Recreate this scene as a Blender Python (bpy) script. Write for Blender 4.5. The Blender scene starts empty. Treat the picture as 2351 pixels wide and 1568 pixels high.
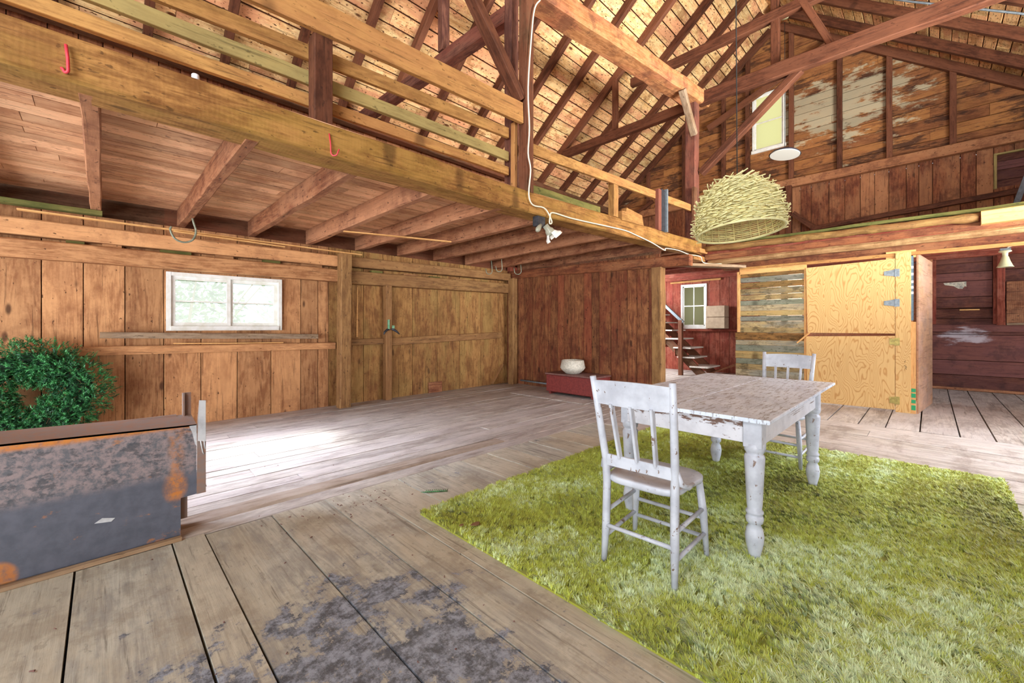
import bpy, bmesh, math, random
import numpy as np
from mathutils import Vector, Matrix, noise
random.seed(7)
S = bpy.context.scene
COL = S.collection
R = math.radians

# ---------------------------------------------------------------- camera
cam_d = bpy.data.cameras.new('camera'); cam = bpy.data.objects.new('camera', cam_d); COL.objects.link(cam)
cam.location = (0, 0, 1.25)
cam.rotation_euler = (R(90), 0, R(45.28 - 90))
cam_d.sensor_width = 36; cam_d.lens = 36 * 950 / 2351
cam_d.shift_y = -(784 - 750) / 2351
cam_d.clip_start = 0.05; cam_d.clip_end = 200
S.camera = cam
S.view_settings.view_transform = 'Standard'; S.view_settings.look = 'None'
S.view_settings.gamma = 1; S.view_settings.use_curve_mapping = False
S.view_settings.exposure = -0.15
# ---------------------------------------------------------------- sky, daylight and added fill lamps
W = bpy.data.worlds.new('sky'); S.world = W; W.use_nodes = True
bg = W.node_tree.nodes['Background']; bg.inputs[0].default_value = (0.84, 0.92, 1.0, 1); bg.inputs[1].default_value = 1.15

def area(name, loc, aim, sx, sy, power, color=(1, 1, 1), spread=180):
    l = bpy.data.lights.new(name, 'AREA'); l.shape = 'RECTANGLE'; l.size = sx; l.size_y = sy
    l.energy = power; l.color = color; l.spread = R(spread)
    o = bpy.data.objects.new(name, l); COL.objects.link(o); o.location = loc
    o.rotation_euler = (Vector(aim) - Vector(loc)).to_track_quat('-Z', 'Y').to_euler()
    return o
area('daylight_left_doorway', (-2.6, 4.6, 1.0), (1.6, 5.3, 1.5), 2.4, 1.2, 84, (0.88, 0.93, 1.0), 140)
area('left_floor_fill', (-1.3, 5.0, 2.2), (1.2, 4.5, 0), 1.6, .8, 60, (0.74, 0.81, 1.0), 52)  # added lamp inside the room, brightens the left floor
area('daylight_right_doorway', (6.3, -3.5, 2.3), (6.0, -.4, 0), 3.0, 1.4, 130, (0.82, 0.89, 1.0), 75)
area('overhead_fill', (-4.6, -1.0, 6.2), (4, 2.0, .0), 5.0, 3.0, 560, (.88, .94, 1))  # added fill from above and behind for floor and table top
area('low_roof_fill', (-8, -5, 1.0), (5, 3.5, 8.0), 8.0, 3, 850, (.97, .98, 1), 100)  # added low lamp aimed up to brighten the roof
area('right_roof_fill', (6.8, -3.6, 2.3), (9.0, 3.6, 8.0), 5.0, 1.2, 1150, (.98, .98, .94), 110)  # added upward fill for the roof slopes, no such source there
area('stair_room_fill', (10.0, 6.2, 2.1), (11.6, 4.3, .8), 1.4, 1.4, 280, (0.92, 0.96, 1))  # added lamp that brightens the stair room, away from its window
area('daylight_right_bay', (10.2, -3.4, 1.5), (10.4, 1.5, 1.2), 2.6, 2.0, 38, (.95, 0.97, 1))
area('closet_fill', (9.0, 1.9, 2.2), (9.5, 1.2, .8), .8, .8, 60, (1, 1, 1))  # added lamp so the gaps between pallet slats look bright
sun_d = bpy.data.lights.new('sun', 'SUN'); sun_d.energy = 15; sun_d.angle = R(12); sun_d.color = (1, .98, .95)
sun = bpy.data.objects.new('sun', sun_d); COL.objects.link(sun); sun.rotation_euler = (R(-49), 0, R(6))

# ---------------------------------------------------------------- mesh builder
def vec(a): return Vector(a)
class MB:
    def __init__(s): s.v = []; s.f = []; s.g = []; s.p = []; s.m = []; s.sm = []
    def add(s, vs, fs, g=None, pr=None, mi=0, smooth=False):
        o = len(s.v); s.v += [tuple(v) for v in vs]
        s.g += [tuple(x) for x in (g or vs)]
        q = random.random() if pr is None else pr
        s.p += [q] * len(vs)
        s.f += [tuple(i + o for i in f) for f in fs]
        s.m += [mi] * len(fs); s.sm += [smooth] * len(fs)
    def board(s, p0, p1, w, h, up=(0, 0, 1), ch=None, seg=1, jit=0., mi=0, pr=None, taper=1.):
        p0 = vec(p0); p1 = vec(p1); d = (p1 - p0); L = d.length; d.normalize()
        up = vec(up); sd = d.cross(up).normalized(); u = sd.cross(d).normalized()
        if ch is None: ch = min(w, h) * .08
        a, b = w / 2, h / 2
        sec = [(-a + ch, -b), (a - ch, -b), (a, -b + ch), (a, b - ch), (a - ch, b), (-a + ch, b), (-a, b - ch), (-a, -b + ch)]
        ro = (random.uniform(0, 40), random.uniform(0, 40), random.uniform(0, 40))
        vs = []; g = []
        for i in range(seg + 1):
            t = i / seg; k = 1 + (taper - 1) * t
            jx, jy = (random.uniform(-jit, jit), random.uniform(-jit, jit))
            for (x, y) in sec:
                xx = x * k + jx + random.uniform(-jit, jit) * .5; yy = y * k + jy + random.uniform(-jit, jit) * .5
                vs.append(p0 + d * (L * t) + sd * xx + u * yy)
                g.append((ro[0] + L * t, ro[1] + x, ro[2] + y))
        fs = [tuple(range(7, -1, -1)), tuple(range(seg * 8, seg * 8 + 8))]
        for i in range(seg):
            for j in range(8):
                k = (j + 1) % 8
                fs.append((i * 8 + j, i * 8 + k, i * 8 + 8 + k, i * 8 + 8 + j))
        s.add(vs, fs, g, pr, mi)
        return s
    def box(s, lo, hi, ch=.0, mi=0, pr=None):
        lo = vec(lo); hi = vec(hi); sz = hi - lo; c = (lo + hi) / 2
        ax = max(range(3), key=lambda i: sz[i])
        e = Vector((0, 0, 0)); e[ax] = sz[ax] / 2
        up = Vector((0, 0, 1)) if ax != 2 else Vector((0, 1, 0))
        if ax == 0: w, h = sz[1], sz[2]
        elif ax == 1: w, h = sz[0], sz[2]
        else: w, h = sz[0], sz[1]
        return s.board(c - e, c + e, w, h, up, ch or min(w, h) * .04, 1, 0, mi, pr)
    def tube(s, pts, r, n=8, mi=0, closed=False, r1=None, cap=True):
        pts = [vec(p) for p in pts]; N = len(pts); vs = []; g = []; al = 0
        nrm = None
        for i, p in enumerate(pts):
            a = pts[i - 1] if (i or closed) else p
            b = pts[(i + 1) % N] if (i < N - 1 or closed) else p
            t = (b - a).normalized()
            if nrm is None:
                nrm = t.orthogonal().normalized()
            nrm = (nrm - t * nrm.dot(t)).normalized(); bn = t.cross(nrm)
            if i: al += (p - pts[i - 1]).length
            rr = r[i] if isinstance(r, (list, tuple)) else (r if r1 is None else r + (r1 - r) * i / max(1, N - 1))
            for j in range(n):
                q = 2 * math.pi * j / n
                vs.append(p + (nrm * math.cos(q) + bn * math.sin(q)) * rr); g.append((al, rr * math.cos(q), rr * math.sin(q)))
        fs = []
        for i in range(N if closed else N - 1):
            k = (i + 1) % N
            for j in range(n):
                l = (j + 1) % n
                fs.append((i * n + j, i * n + l, k * n + l, k * n + j))
        if cap and not closed: fs += [tuple(range(n - 1, -1, -1)), tuple(range((N - 1) * n, N * n))]
        s.add(vs, fs, g, None, mi, True); return s
    def lathe(s, prof, c=(0, 0, 0), n=24, mi=0, axis=(0, 0, 1)):
        c = vec(c); q = vec(axis).to_track_quat('Z', 'Y'); vs = []; g = []
        for (r, z) in prof:
            for j in range(n):
                a = 2 * math.pi * j / n; l = Vector((r * math.cos(a), r * math.sin(a), z)); vs.append(c + q @ l); g.append((z, l.x, l.y))
        fs = []
        for i in range(len(prof) - 1):
            for j in range(n):
                k = (j + 1) % n; fs.append((i * n + j, i * n + k, i * n + n + k, i * n + n + j))
        s.add(vs, fs, g, None, mi, True); return s
    def prism(s, poly, ax, lo, hi, mi=0, pr=None):
        # poly: 2-D outline in the two other axes, extruded along axis ax from lo to hi
        def P(a, b, c):
            return {0: (c, a, b), 1: (a, c, b), 2: (a, b, c)}[ax]
        n = len(poly); vs = [P(a, b, lo) for a, b in poly] + [P(a, b, hi) for a, b in poly]
        fs = [tuple(range(n - 1, -1, -1)), tuple(range(n, 2 * n))] + [(i, (i + 1) % n, n + (i + 1) % n, n + i) for i in range(n)]
        s.add(vs, fs, None, pr, mi); return s
    def build(s, name, mats, parent=None, bev=0):
        me = bpy.data.meshes.new(name); me.from_pydata(s.v, [], s.f)
        a = me.attributes.new('g', 'FLOAT_VECTOR', 'POINT'); a.data.foreach_set('vector', np.array(s.g, dtype=np.float32).ravel())
        a = me.attributes.new('pr', 'FLOAT', 'POINT'); a.data.foreach_set('value', np.array(s.p, dtype=np.float32))
        mats = mats if isinstance(mats, (list, tuple)) else [mats]
        for m in mats: me.materials.append(m)
        me.polygons.foreach_set('material_index', s.m); me.polygons.foreach_set('use_smooth', s.sm)
        me.update(); me.validate()
        bm = bmesh.new(); bm.from_mesh(me); bmesh.ops.recalc_face_normals(bm, faces=bm.faces); bm.to_mesh(me); bm.free()
        o = bpy.data.objects.new(name, me); COL.objects.link(o)
        if parent: o.parent = parent
        if bev:
            b = o.modifiers.new('b', 'BEVEL'); b.width = bev; b.segments = 2; b.limit_method = 'ANGLE'
        return o
def tag(o, label, cat=None, group=None, kind=None):
    if label: o['label'] = label
    if cat: o['category'] = cat
    if group: o['group'] = group
    if kind: o['kind'] = kind
    return o
def struct(o): o['kind'] = 'structure'; return o
def thing(name, label, cat, loc=(0, 0, 0), rz=0, group=None):
    o = bpy.data.objects.new(name, None); COL.objects.link(o); o.location = loc; o.rotation_euler = (0, 0, rz); o.empty_display_size = .1
    return tag(o, label, cat, group)

# ---------------------------------------------------------------- materials
def lin(c): return c / 12.92 if c <= .04045 else ((c + .055) / 1.055) ** 2.4
def hx(h): return tuple(lin(int(h[i:i + 2], 16) / 255) for i in (0, 2, 4)) + (1,)
class NT:
    def __init__(s, name):
        s.m = bpy.data.materials.new(name); s.m.use_nodes = True; s.t = s.m.node_tree; s.b = s.t.nodes['Principled BSDF']
        s.out = s.t.nodes['Material Output']
    def n(s, typ, ins=None, **pr):
        x = s.t.nodes.new(typ)
        for k, v in pr.items(): setattr(x, k, v)
        for k, v in (ins or {}).items(): s.set(x, k, v)
        return x
    def set(s, x, k, v):
        i = x.inputs[k]
        if hasattr(v, 'outputs'): v = v.outputs[0]
        if isinstance(v, bpy.types.NodeSocket): s.t.links.new(v, i)
        else: i.default_value = v
    def attr(s, name): return s.n('ShaderNodeAttribute', attribute_name=name)
    def mapv(s, v, sc, loc=(0, 0, 0)): return s.n('ShaderNodeMapping', {'Vector': v, 'Scale': sc, 'Location': loc}).outputs[0]
    def noise(s, v, sc=1., det=5, ro=.55, dist=0.): return s.n('ShaderNodeTexNoise', {'Vector': v, 'Scale': sc, 'Detail': det, 'Roughness': ro, 'Distortion': dist}).outputs[0]
    def ramp(s, f, a, b, c0=0., c1=1.): return s.n('ShaderNodeMapRange', {'Value': f, 'From Min': a, 'From Max': b, 'To Min': c0, 'To Max': c1}, interpolation_type='SMOOTHSTEP').outputs[0]
    def mix(s, f, a, b, mode='MIX'):
        x = s.n('ShaderNodeMix', data_type='RGBA', blend_type=mode)
        s.set(x, 0, f); s.set(x, 6, a); s.set(x, 7, b); return x.outputs[2]
    def math(s, op, a, b=0., c=None):
        x = s.n('ShaderNodeMath', operation=op); s.set(x, 0, a); s.set(x, 1, b)
        if c is not None: s.set(x, 2, c)
        return x.outputs[0]
    def bump(s, h, st=.4, d=.01):
        b = s.n('ShaderNodeBump', {'Height': h, 'Strength': st, 'Distance': d}); s.set(s.b, 'Normal', b)
    def pos(s): return s.n('ShaderNodeTexCoord').outputs['Object']

SAT = 1.0
def wood(name, a, b, dark, tint=None, rough=.75, knots=.6, blotch=.5, var=.35, ring=10., saw=0., stain=None, stain_amt=0., stain_sc=1., bump=.35, extra=None, spec=.25, fleck=.64):
    N = NT(name); g = N.attr('g').outputs['Vector']; pr = N.attr('pr').outputs['Fac']; po = N.pos()
    fine = N.noise(N.mapv(g, (3.5, 70, 70)), 1, 8, .7)
    low = N.noise(N.mapv(g, (.55, 5, 5)), 1, 3, .5, .6)
    rings = N.math('PINGPONG', N.math('MULTIPLY', low, ring), .5)
    mot = N.noise(N.mapv(g, (4, 9, 9), (5, 1, 2)), 1, 9, .72)
    f = N.math('ADD', N.math('MULTIPLY', rings, .35), N.math('ADD', N.math('MULTIPLY', fine, .55), N.math('MULTIPLY', mot, 1.1)))
    col = N.mix(N.ramp(f, .72, 1.12), hx(a), hx(b))
    bl = N.noise(N.mapv(g, (.8, 2.5, 2.5), (7, 7, 7)), 1, 7, .68)
    if tint: col = N.mix(N.math('MULTIPLY', N.ramp(bl, .46, .6), blotch), col, hx(tint))
    if tint: col = N.mix(N.math('MULTIPLY', N.ramp(pr, .5, 1.), .5), col, hx(tint))
    streak = N.ramp(N.noise(N.mapv(g, (1.2, 30, 30), (3, 3, 3)), 1, 7, .7), .56, .66)
    col = N.mix(N.math('MULTIPLY', streak, .6), col, hx(dark))
    if knots:
        vo = N.n('ShaderNodeTexVoronoi', {'Vector': N.mapv(g, (1.7, 4.5, .6)), 'Scale': 1.0, 'Randomness': 1.})
        k = N.ramp(N.math('ADD', vo.outputs['Distance'], N.math('MULTIPLY', fine, .06)), .09, .17, 1., 0.)
        col = N.mix(N.math('MULTIPLY', k, knots), col, hx(dark))
        sm = N.ramp(N.noise(N.mapv(g, (16, 34, 34), (9, 0, 0)), 1, 3, .55), fleck, fleck + .05)
        col = N.mix(N.math('MULTIPLY', sm, min(1., knots)), col, hx(dark))
    if stain:
        st = N.ramp(N.noise(N.mapv(po, (1, 1, 1.) if isinstance(stain_sc, float) else stain_sc), stain_sc if isinstance(stain_sc, float) else 1., 8, .74), .49, .62)
        col = N.mix(N.math('MULTIPLY', st, stain_amt), col, hx(stain))
    if extra: col = extra(N, col, g, pr, po, fine)
    v = N.math('ADD', N.math('MULTIPLY', pr, var), 1 - var * .5)
    hs = N.n('ShaderNodeHueSaturation', {'Color': col, 'Value': v, 'Saturation': SAT})
    N.set(N.b, 'Base Color', hs); N.b.inputs['Roughness'].default_value = rough
    N.b.inputs['Specular IOR Level'].default_value = spec
    h = N.math('ADD', fine, N.math('MULTIPLY', rings, .2))
    if saw:
        wv = N.n('ShaderNodeTexWave', {'Vector': N.mapv(g, (1, .35, .35)), 'Scale': 13., 'Distortion': 6., 'Detail': 4.})
        h = N.math('ADD', h, N.math('MULTIPLY', wv.outputs['Fac'], saw))
    N.bump(h, bump, .004)
    return N.m
def plain(name, c, rough=.6, metal=0., c2=None, sc=20., bump=0., spec=.5):
    N = NT(name); po = N.pos(); nz = N.noise(po, sc, 5, .6)
    col = N.mix(N.ramp(nz, .3, .7), hx(c), hx(c2 or c)); N.set(N.b, 'Base Color', col)
    N.b.inputs['Roughness'].default_value = rough; N.b.inputs['Metallic'].default_value = metal; N.b.inputs['Specular IOR Level'].default_value = spec
    if bump: N.bump(nz, bump, .004)
    return N.m

M = {}
M['wall_plank'] = wood('orange_brown_planks', 'C49062', '966440', '4A2E1C', 'CC9868', var=.45, knots=.9, fleck=.67, stain='7A4A30', stain_amt=.35, stain_sc=2.2)
M['door_plank'] = wood('yellow_brown_planks', 'B0824E', '825632', '40281A', 'A88A50', var=.3, stain='6B4626', stain_amt=.4, stain_sc=2.5)
M['back_plank'] = wood('red_brown_planks', '9A6640', '663A24', '28140E', '7A3A28', var=.55, knots=.8, stain='4A2218', stain_amt=.45, stain_sc=1.8)
M['red_plank'] = wood('red_stained_planks', '96503C', '70301F', '3C1A14', '8A3A30', var=.4, knots=.4, stain='B07A66', stain_amt=.25, stain_sc=3.)
M['roof_board'] = wood('roof_boards', 'F4D49A', 'D8A86C', '553018', 'D69870', var=.5, knots=1., blotch=.9, stain='8A5830', stain_amt=.6, stain_sc=(3., 3., 3.), fleck=.61)
M['rafter'] = wood('rafter_timber', '643A26', '422214', '24120C', '764A34', var=.3, knots=.5)
M['loft_beam'] = wood('golden_timber', 'B08048', '7C5228', '3A2410', '9A7A38', var=.15, saw=.16, knots=.6, bump=.45, stain='6E4420', stain_amt=.5, stain_sc=1.6)
M['rail'] = wood('pine_rail', 'BC8E52', '92683A', '553A20', 'AE7A4C', var=.2, knots=.6)
M['grey_rail'] = wood('grey_green_rail', '9A8A58', '7C6C44', '4F4428', 'A8925A', var=.2)
M['moss_board'] = wood('mossy_board', '6C6A38', '4E5226', '30361A', '847842', var=.2)
M['joist'] = wood('joist_timber', 'A87250', '7A4830', '3C2016', 'B68462', var=.3, saw=.7, knots=.8, bump=.6, stain='5A2E24', stain_amt=.4, stain_sc=3.)
M['loft_board'] = wood('loft_floor_boards', 'E0AE84', 'C08A64', '6A4030', 'E8BC94', var=.35, knots=.7, stain='8A4E34', stain_amt=.35, stain_sc=2.)
M['post'] = wood('post_timber', 'A47C4E', '7C5836', '3A2616', '8C6440', var=.15, knots=.6)
M['dark_post'] = wood('dark_timber', '70503A', '503420', '2C1A12', '7E4630', var=.15, knots=.4)
M['purple_post'] = wood('red_timber', '7A5040', '54322A', '2C1814', '86493A', var=.15, knots=.4)
M['big_beam'] = wood('hewn_beam', 'C28A5A', '95603A', '4A2C1C', 'B06A50', var=.1, knots=.4, bump=.7, stain='5E3A2C', stain_amt=.6, stain_sc=2.6)
M['edge_wood'] = wood('worn_edge_beam', 'B49468', '8A6844', '4A3424', 'A87C54', var=.1, knots=.4, stain='6E4A30', stain_amt=.5, stain_sc=2.)
M['tread'] = wood('pale_lit_treads', 'D8D0C8', 'B0A698', '6A6058', 'CCC4BC', var=.1, knots=.2)  # pale tread colour stands in for light falling on the steps
M['log'] = wood('peeled_log', '9A7A48', '74562E', '43301A', '8A5C3C', var=.1, knots=.5, stain='5E4024', stain_amt=.5, stain_sc=2.5)
M['grey_timber'] = wood('weathered_grey_timber', 'A08A72', '7A6450', '463628', '8E7050', var=.2)
def moldy(N, col, g, pr, po, fine):
    m1 = N.ramp(N.noise(N.mapv(po, (1, .8, 2.6)), 1.5, 7, .72), .49, .6)
    col = N.mix(N.math('MULTIPLY', m1, .85), col, hx('3A241C'))
    sep = N.n('ShaderNodeSeparateXYZ', {'Vector': po}); y = sep.outputs[1]; z = sep.outputs[2]
    band = N.math('MULTIPLY', N.ramp(N.math('ABSOLUTE', N.math('SUBTRACT', y, 1.5)), .2, 2.3, 1., 0.), N.ramp(N.math('ABSOLUTE', N.math('SUBTRACT', z, 6.3)), .1, 1.25, 1., 0.))
    m2 = N.ramp(N.math('ADD', N.noise(N.mapv(po, (1, 1., 2.8)), 2.2, 6, .7), N.math('MULTIPLY', band, .28)), .62, .72)
    return N.mix(N.math('MULTIPLY', m2, .8), col, hx('B4A98C'))
M['gable_board'] = wood('gable_boards', '94603A', '6C4026', '361E14', 'A4703E', var=.35, knots=.3, extra=moldy)
M['gable_low'] = wood('lower_gable_planks', '8E5636', '643422', '30180F', 'A47450', var=.4, knots=.7, stain='4A2618', stain_amt=.5, stain_sc=2.4)
def whitewash(N, col, g, pr, po, fine):
    sep = N.n('ShaderNodeSeparateXYZ', {'Vector': po}); y = sep.outputs[1]; z = sep.outputs[2]
    band = N.math('MULTIPLY', N.ramp(N.math('ABSOLUTE', N.math('ADD', y, .45)), .1, .75, 1., 0.), N.ramp(N.math('ABSOLUTE', N.math('SUBTRACT', z, 1.05)), .02, .3, 1., 0.))
    m = N.ramp(N.math('ADD', N.noise(N.mapv(po, (1, 2, 7.)), 1.3, 6, .65), N.math('MULTIPLY', band, .4)), .72, .92)
    return N.mix(N.math('MULTIPLY', m, .8), col, hx('B8AEB4'))
M['dark_red'] = wood('dark_red_boards', '7A4A3A', '573028', '2E1A1A', '6E4644', var=.45, knots=.3, extra=whitewash, stain='3A2626', stain_amt=.5, stain_sc=2.)
def residue(N, col, g, pr, po, fine):
    sep = N.n('ShaderNodeSeparateXYZ', {'Vector': po}); x = sep.outputs[0]; y = sep.outputs[1]
    band = N.math('MULTIPLY', N.ramp(N.math('ABSOLUTE', N.math('SUBTRACT', x, .62)), .35, .8, 1., 0.), N.ramp(N.math('ABSOLUTE', N.math('SUBTRACT', y, 1.35)), .45, 1.0, 1., 0.))
    nz = N.math('ADD', N.math('MULTIPLY', N.noise(po, 3.4, 12, .76), 1.15), N.math('MULTIPLY', fine, .12))
    k = N.math('ADD', nz, N.math('MULTIPLY', band, .19))
    k = N.math('SUBTRACT', k, .105); m = N.ramp(k, .69, .705); mh = N.ramp(k, .61, .72)
    tone = N.mix(N.ramp(N.noise(po, 16, 10, .8), .4, .62), hx('363C48'), hx('9AA2B0'))
    col = N.mix(N.math('MULTIPLY', mh, .45), col, hx('7C7A7C'))
    col = N.mix(N.math('MULTIPLY', m, .8), col, tone)
    dk = N.ramp(N.noise(po, 5, 7, .7), .6, .72); col = N.mix(N.math('MULTIPLY', dk, .35), col, hx('5E5750'))
    sp = N.ramp(N.noise(po, 26, 3, .6), .70, .73)
    return N.mix(N.math('MULTIPLY', sp, .5), col, hx('5A5E6A'))
M['floor_near'] = wood('worn_floor_boards', 'BCB8A8', '98948A', '5E564A', 'B4A890', var=.14, knots=.3, rough=.62, extra=residue, stain='8E8270', stain_amt=.55, stain_sc=2.6, spec=.35)
M['floor_far'] = wood('grey_floor_boards', 'C4BCB2', '9C9288', '5A504A', 'B4ACA8', var=.2, knots=.25, rough=.48, stain='6E5E54', stain_amt=.5, stain_sc=(1.1, 3.2, 1.), spec=.5)
M['sill'] = wood('dark_floor_sill', 'A8988A', '8A7868', '54463C', 'A89A8C', var=.1, knots=.2, rough=.6)
M['pallet'] = wood('pallet_slats', 'C4AA74', '988058', '4C4434', '82847A', var=.55, knots=.6, blotch=.7, stain='5E543E', stain_amt=.75, stain_sc=(2., 5., 9.))
M['pallet_grey'] = wood('grey_pallet_slats', '8C8A7E', '6C6A5C', '3C3A30', '7A8068', var=.3, knots=.6, stain='4C4C3C', stain_amt=.6, stain_sc=(2., 5., 9.))
M['pallet_brown'] = wood('brown_pallet_slats', '9A703E', '6E4E2A', '33240F', '7A6840', var=.3, knots=.6, stain='3E3018', stain_amt=.7, stain_sc=(2., 5., 9.))
M['rail_dull'] = wood('tan_pallet_slats', 'BC9458', '98703E', '50381C', 'A89868', var=.3, knots=.8, stain='7C7450', stain_amt=.5, stain_sc=(2., 5., 9.))
M['new_pine'] = wood('new_pine', 'E6B878', 'D0985C', '9A6436', 'DCA468', var=.12, knots=.4)
M['panel_ply'] = wood('old_plywood', 'B08660', '8C6448', '5E4234', 'B89482', var=.1, knots=.0, ring=4., stain='8A7468', stain_amt=.5, stain_sc=2.)
def plywood():
    N = NT('plywood'); po = N.pos(); pr = N.attr('pr').outputs['Fac']
    v = N.mapv(po, (1, 2.6, .95)); n1 = N.noise(v, 1.25, 2.5, .45, .35)
    r = N.math('PINGPONG', N.math('MULTIPLY', n1, 30.), .5); r = N.ramp(r, .28, .5)
    col = N.mix(r, hx('DDB676'), hx('C4904F')); f = N.noise(N.mapv(po, (1, 80, 4)), 1, 4, .6)
    col = N.mix(N.math('MULTIPLY', N.ramp(f, .4, .8), .25), col, hx('C08A48'))
    N.set(N.b, 'Base Color', col); N.b.inputs['Roughness'].default_value = .6; return N.m
M['ply'] = plywood()
def paint(name, chip=.62, base='E4E4E6', base2='CFCFD2'):
    N = NT(name); po = N.pos()
    c = N.mix(N.ramp(N.noise(po, 9, 5, .6), .35, .7), hx(base), hx(base2))
    sc = N.ramp(N.noise(N.mapv(po, (1, 1, .6)), 24, 5, .68), chip, chip + .02)
    br = N.mix(N.noise(po, 60, 2), hx('5A3E30'), hx('8C7768'))
    c = N.mix(sc, c, br)
    N.set(N.b, 'Base Color', c); N.b.inputs['Roughness'].default_value = .42
    N.bump(N.math('SUBTRACT', 1., sc), .35, .002); return N.m
M['white_paint'] = paint('chipped_white_paint', .63, 'C2C6CE', 'AAADB6')
def top_paint():
    N = NT('worn_white_tabletop'); po = N.pos()
    c = N.mix(N.ramp(N.noise(po, 5, 5, .6), .35, .7), hx('DAE4F0'), hx('C0CAD8'))
    cr = N.ramp(N.noise(N.mapv(po, (6, 34, 8)), 1.6, 9, .8), .53, .57)
    c = N.mix(N.math('MULTIPLY', cr, .75), c, hx('77706E'))
    N.set(N.b, 'Base Color', c); N.b.inputs['Roughness'].default_value = .38; N.bump(N.math('SUBTRACT', 1., cr), .3, .002); return N.m
M['table_top'] = top_paint()
def apron_paint():
    N = NT('peeling_white_apron'); po = N.pos()
    c = N.mix(N.ramp(N.noise(po, 9, 5, .6), .35, .7), hx('CFCFD4'), hx('BABAC0'))
    z = N.n('ShaderNodeSeparateXYZ', {'Vector': po}).outputs[2]
    cr = N.ramp(N.math('ADD', N.noise(N.mapv(po, (1, 12, 40)), 1, 7, .7), N.ramp(z, .665, .72, 0., .16)), .62, .64)
    c = N.mix(cr, c, hx('6E5448')); N.set(N.b, 'Base Color', c); N.b.inputs['Roughness'].default_value = .45
    N.bump(N.math('SUBTRACT', 1., cr), .4, .003); return N.m
M['apron'] = apron_paint()
def rust():
    N = NT('rusty_steel'); po = N.pos(); sep = N.n('ShaderNodeSeparateXYZ', {'Vector': po}); x = sep.outputs[0]; z = sep.outputs[2]
    c = N.mix(N.ramp(N.noise(po, 26, 6, .75), .4, .62), hx('8E8080'), hx('5C5E64'))
    lowz = N.ramp(z, .34, .42)
    c = N.mix(lowz, N.mix(N.ramp(N.noise(po, 14, 4, .6), .3, .7), hx('50545F'), hx('5E616D')), c)
    blk = N.ramp(N.noise(N.mapv(po, (1, 1, 1.8)), 12, 5, .7), .52, .6)
    c = N.mix(N.math('MULTIPLY', N.math('MULTIPLY', blk, lowz), .7), c, hx('3E4248'))
    o1 = N.ramp(N.math('ABSOLUTE', N.math('SUBTRACT', z, N.math('ADD', .655, N.math('MULTIPLY', N.noise(po, 6), .02)))), .004, .03, 1., 0.)
    d = N.math('ADD', N.math('POWER', N.math('MULTIPLY', N.math('SUBTRACT', x, .305), 1.6), 2.), N.math('POWER', N.math('SUBTRACT', z, .31), 2.))
    o2 = N.ramp(d, .001, .012, 1., 0.)
    o3 = N.math('MULTIPLY', N.ramp(N.math('ABSOLUTE', N.math('SUBTRACT', x, .31)), .01, .05, 1., 0.), N.ramp(z, .2, .5))
    o4 = N.ramp(N.math('ADD', N.noise(po, 4.2, 5, .7), N.ramp(z, .0, .12, .1, 0.)), .63, .72)
    nb = N.ramp(N.noise(po, 14, 7, .75), .38, .6); o2 = N.math('MULTIPLY', o2, N.ramp(nb, 0, 1, .35, 1.)); o3 = N.math('MULTIPLY', o3, nb)
    d6 = N.math('ADD', N.math('POWER', N.math('ADD', x, .37), 2.), N.math('POWER', N.math('SUBTRACT', z, .05), 2.)); o2 = N.math('MAXIMUM', o2, N.math('MULTIPLY', N.ramp(d6, .004, .008, 1., 0.), .8))
    o5 = N.math('MULTIPLY', N.ramp(N.noise(N.mapv(po, (1, 1, 2.)), 7, 6, .7), .6, .68), .5)
    o = N.math('MAXIMUM', N.math('MAXIMUM', o1, o2), N.math('MAXIMUM', N.math('MULTIPLY', o3, .7), N.math('MAXIMUM', o5, N.math('MULTIPLY', o4, .7))))
    o = N.math('MULTIPLY', o, N.ramp(N.noise(po, 40, 3, .6), .25, .6, .4, 1.))
    c = N.mix(o, c, N.mix(N.noise(po, 30), hx('B5642E'), hx('C98A3C')))
    N.set(N.b, 'Base Color', c); N.b.inputs['Roughness'].default_value = .5; N.b.inputs['Metallic'].default_value = .15; N.bump(N.noise(po, 60, 4), .2, .002); return N.m
M['rust'] = rust()
M['plate_edge'] = plain('rust_brown_steel', '7E706A', .55, .1, '8A6A5A', 30, .2)
M['bare_steel'] = plain('pale_bare_steel', 'D2D6DA', .35, .3, 'A8ACB0', 8)
M['galv'] = plain('galvanised_steel', '8E989E', .45, .4, '747E86', 30)
M['brass'] = plain('brass_hinge', 'B8A45C', .4, .6, '8E7E48', 30)
M['black'] = plain('black_iron', '2A2A2E', .5, .3, '44444A', 20)
M['green_paint'] = plain('green_painted_iron', '5E9E74', .5, 0, '86B08E', 20)
M['hook'] = plain('grey_green_iron', '9AA08C', .5, .2, '70705C', 20)
M['red_hook'] = plain('red_painted_hook', 'D83A48', .5, 0, 'C02C3C', 20)
M['trunk'] = plain('red_painted_chest', '84342F', .6, 0, '6E2824', 30, .15)
M['trunk_lid'] = plain('brown_red_lid', '7E5850', .55, 0, '6A443E', 20, .1)
M['ceramic'] = plain('speckled_stoneware', 'D8D2C4', .6, 0, 'B0AA9A', 40, .2)
M['cable'] = plain('white_cable', 'E6E2CC', .45)
M['black_cord'] = plain('black_cord', '22221F', .6)
M['porcelain'] = plain('cream_porcelain', 'CAC8A0', .3)
M['glass_shade'] = plain('milk_glass', 'EDEBE4', .25)
M['bulb'] = plain('dusty_bulb', '9C9A88', .2)
M['dish'] = plain('black_enamel', '2C2C38', .35)
M['diffuser'] = plain('white_enamel', 'F0EFE4', .4)
M['window_paint'] = paint('window_white_paint', .72, 'ECECE8', 'DAD8CC')
M['cardboard'] = plain('cardboard', 'B09A80', .8, 0, '9E8870', 10)
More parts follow.
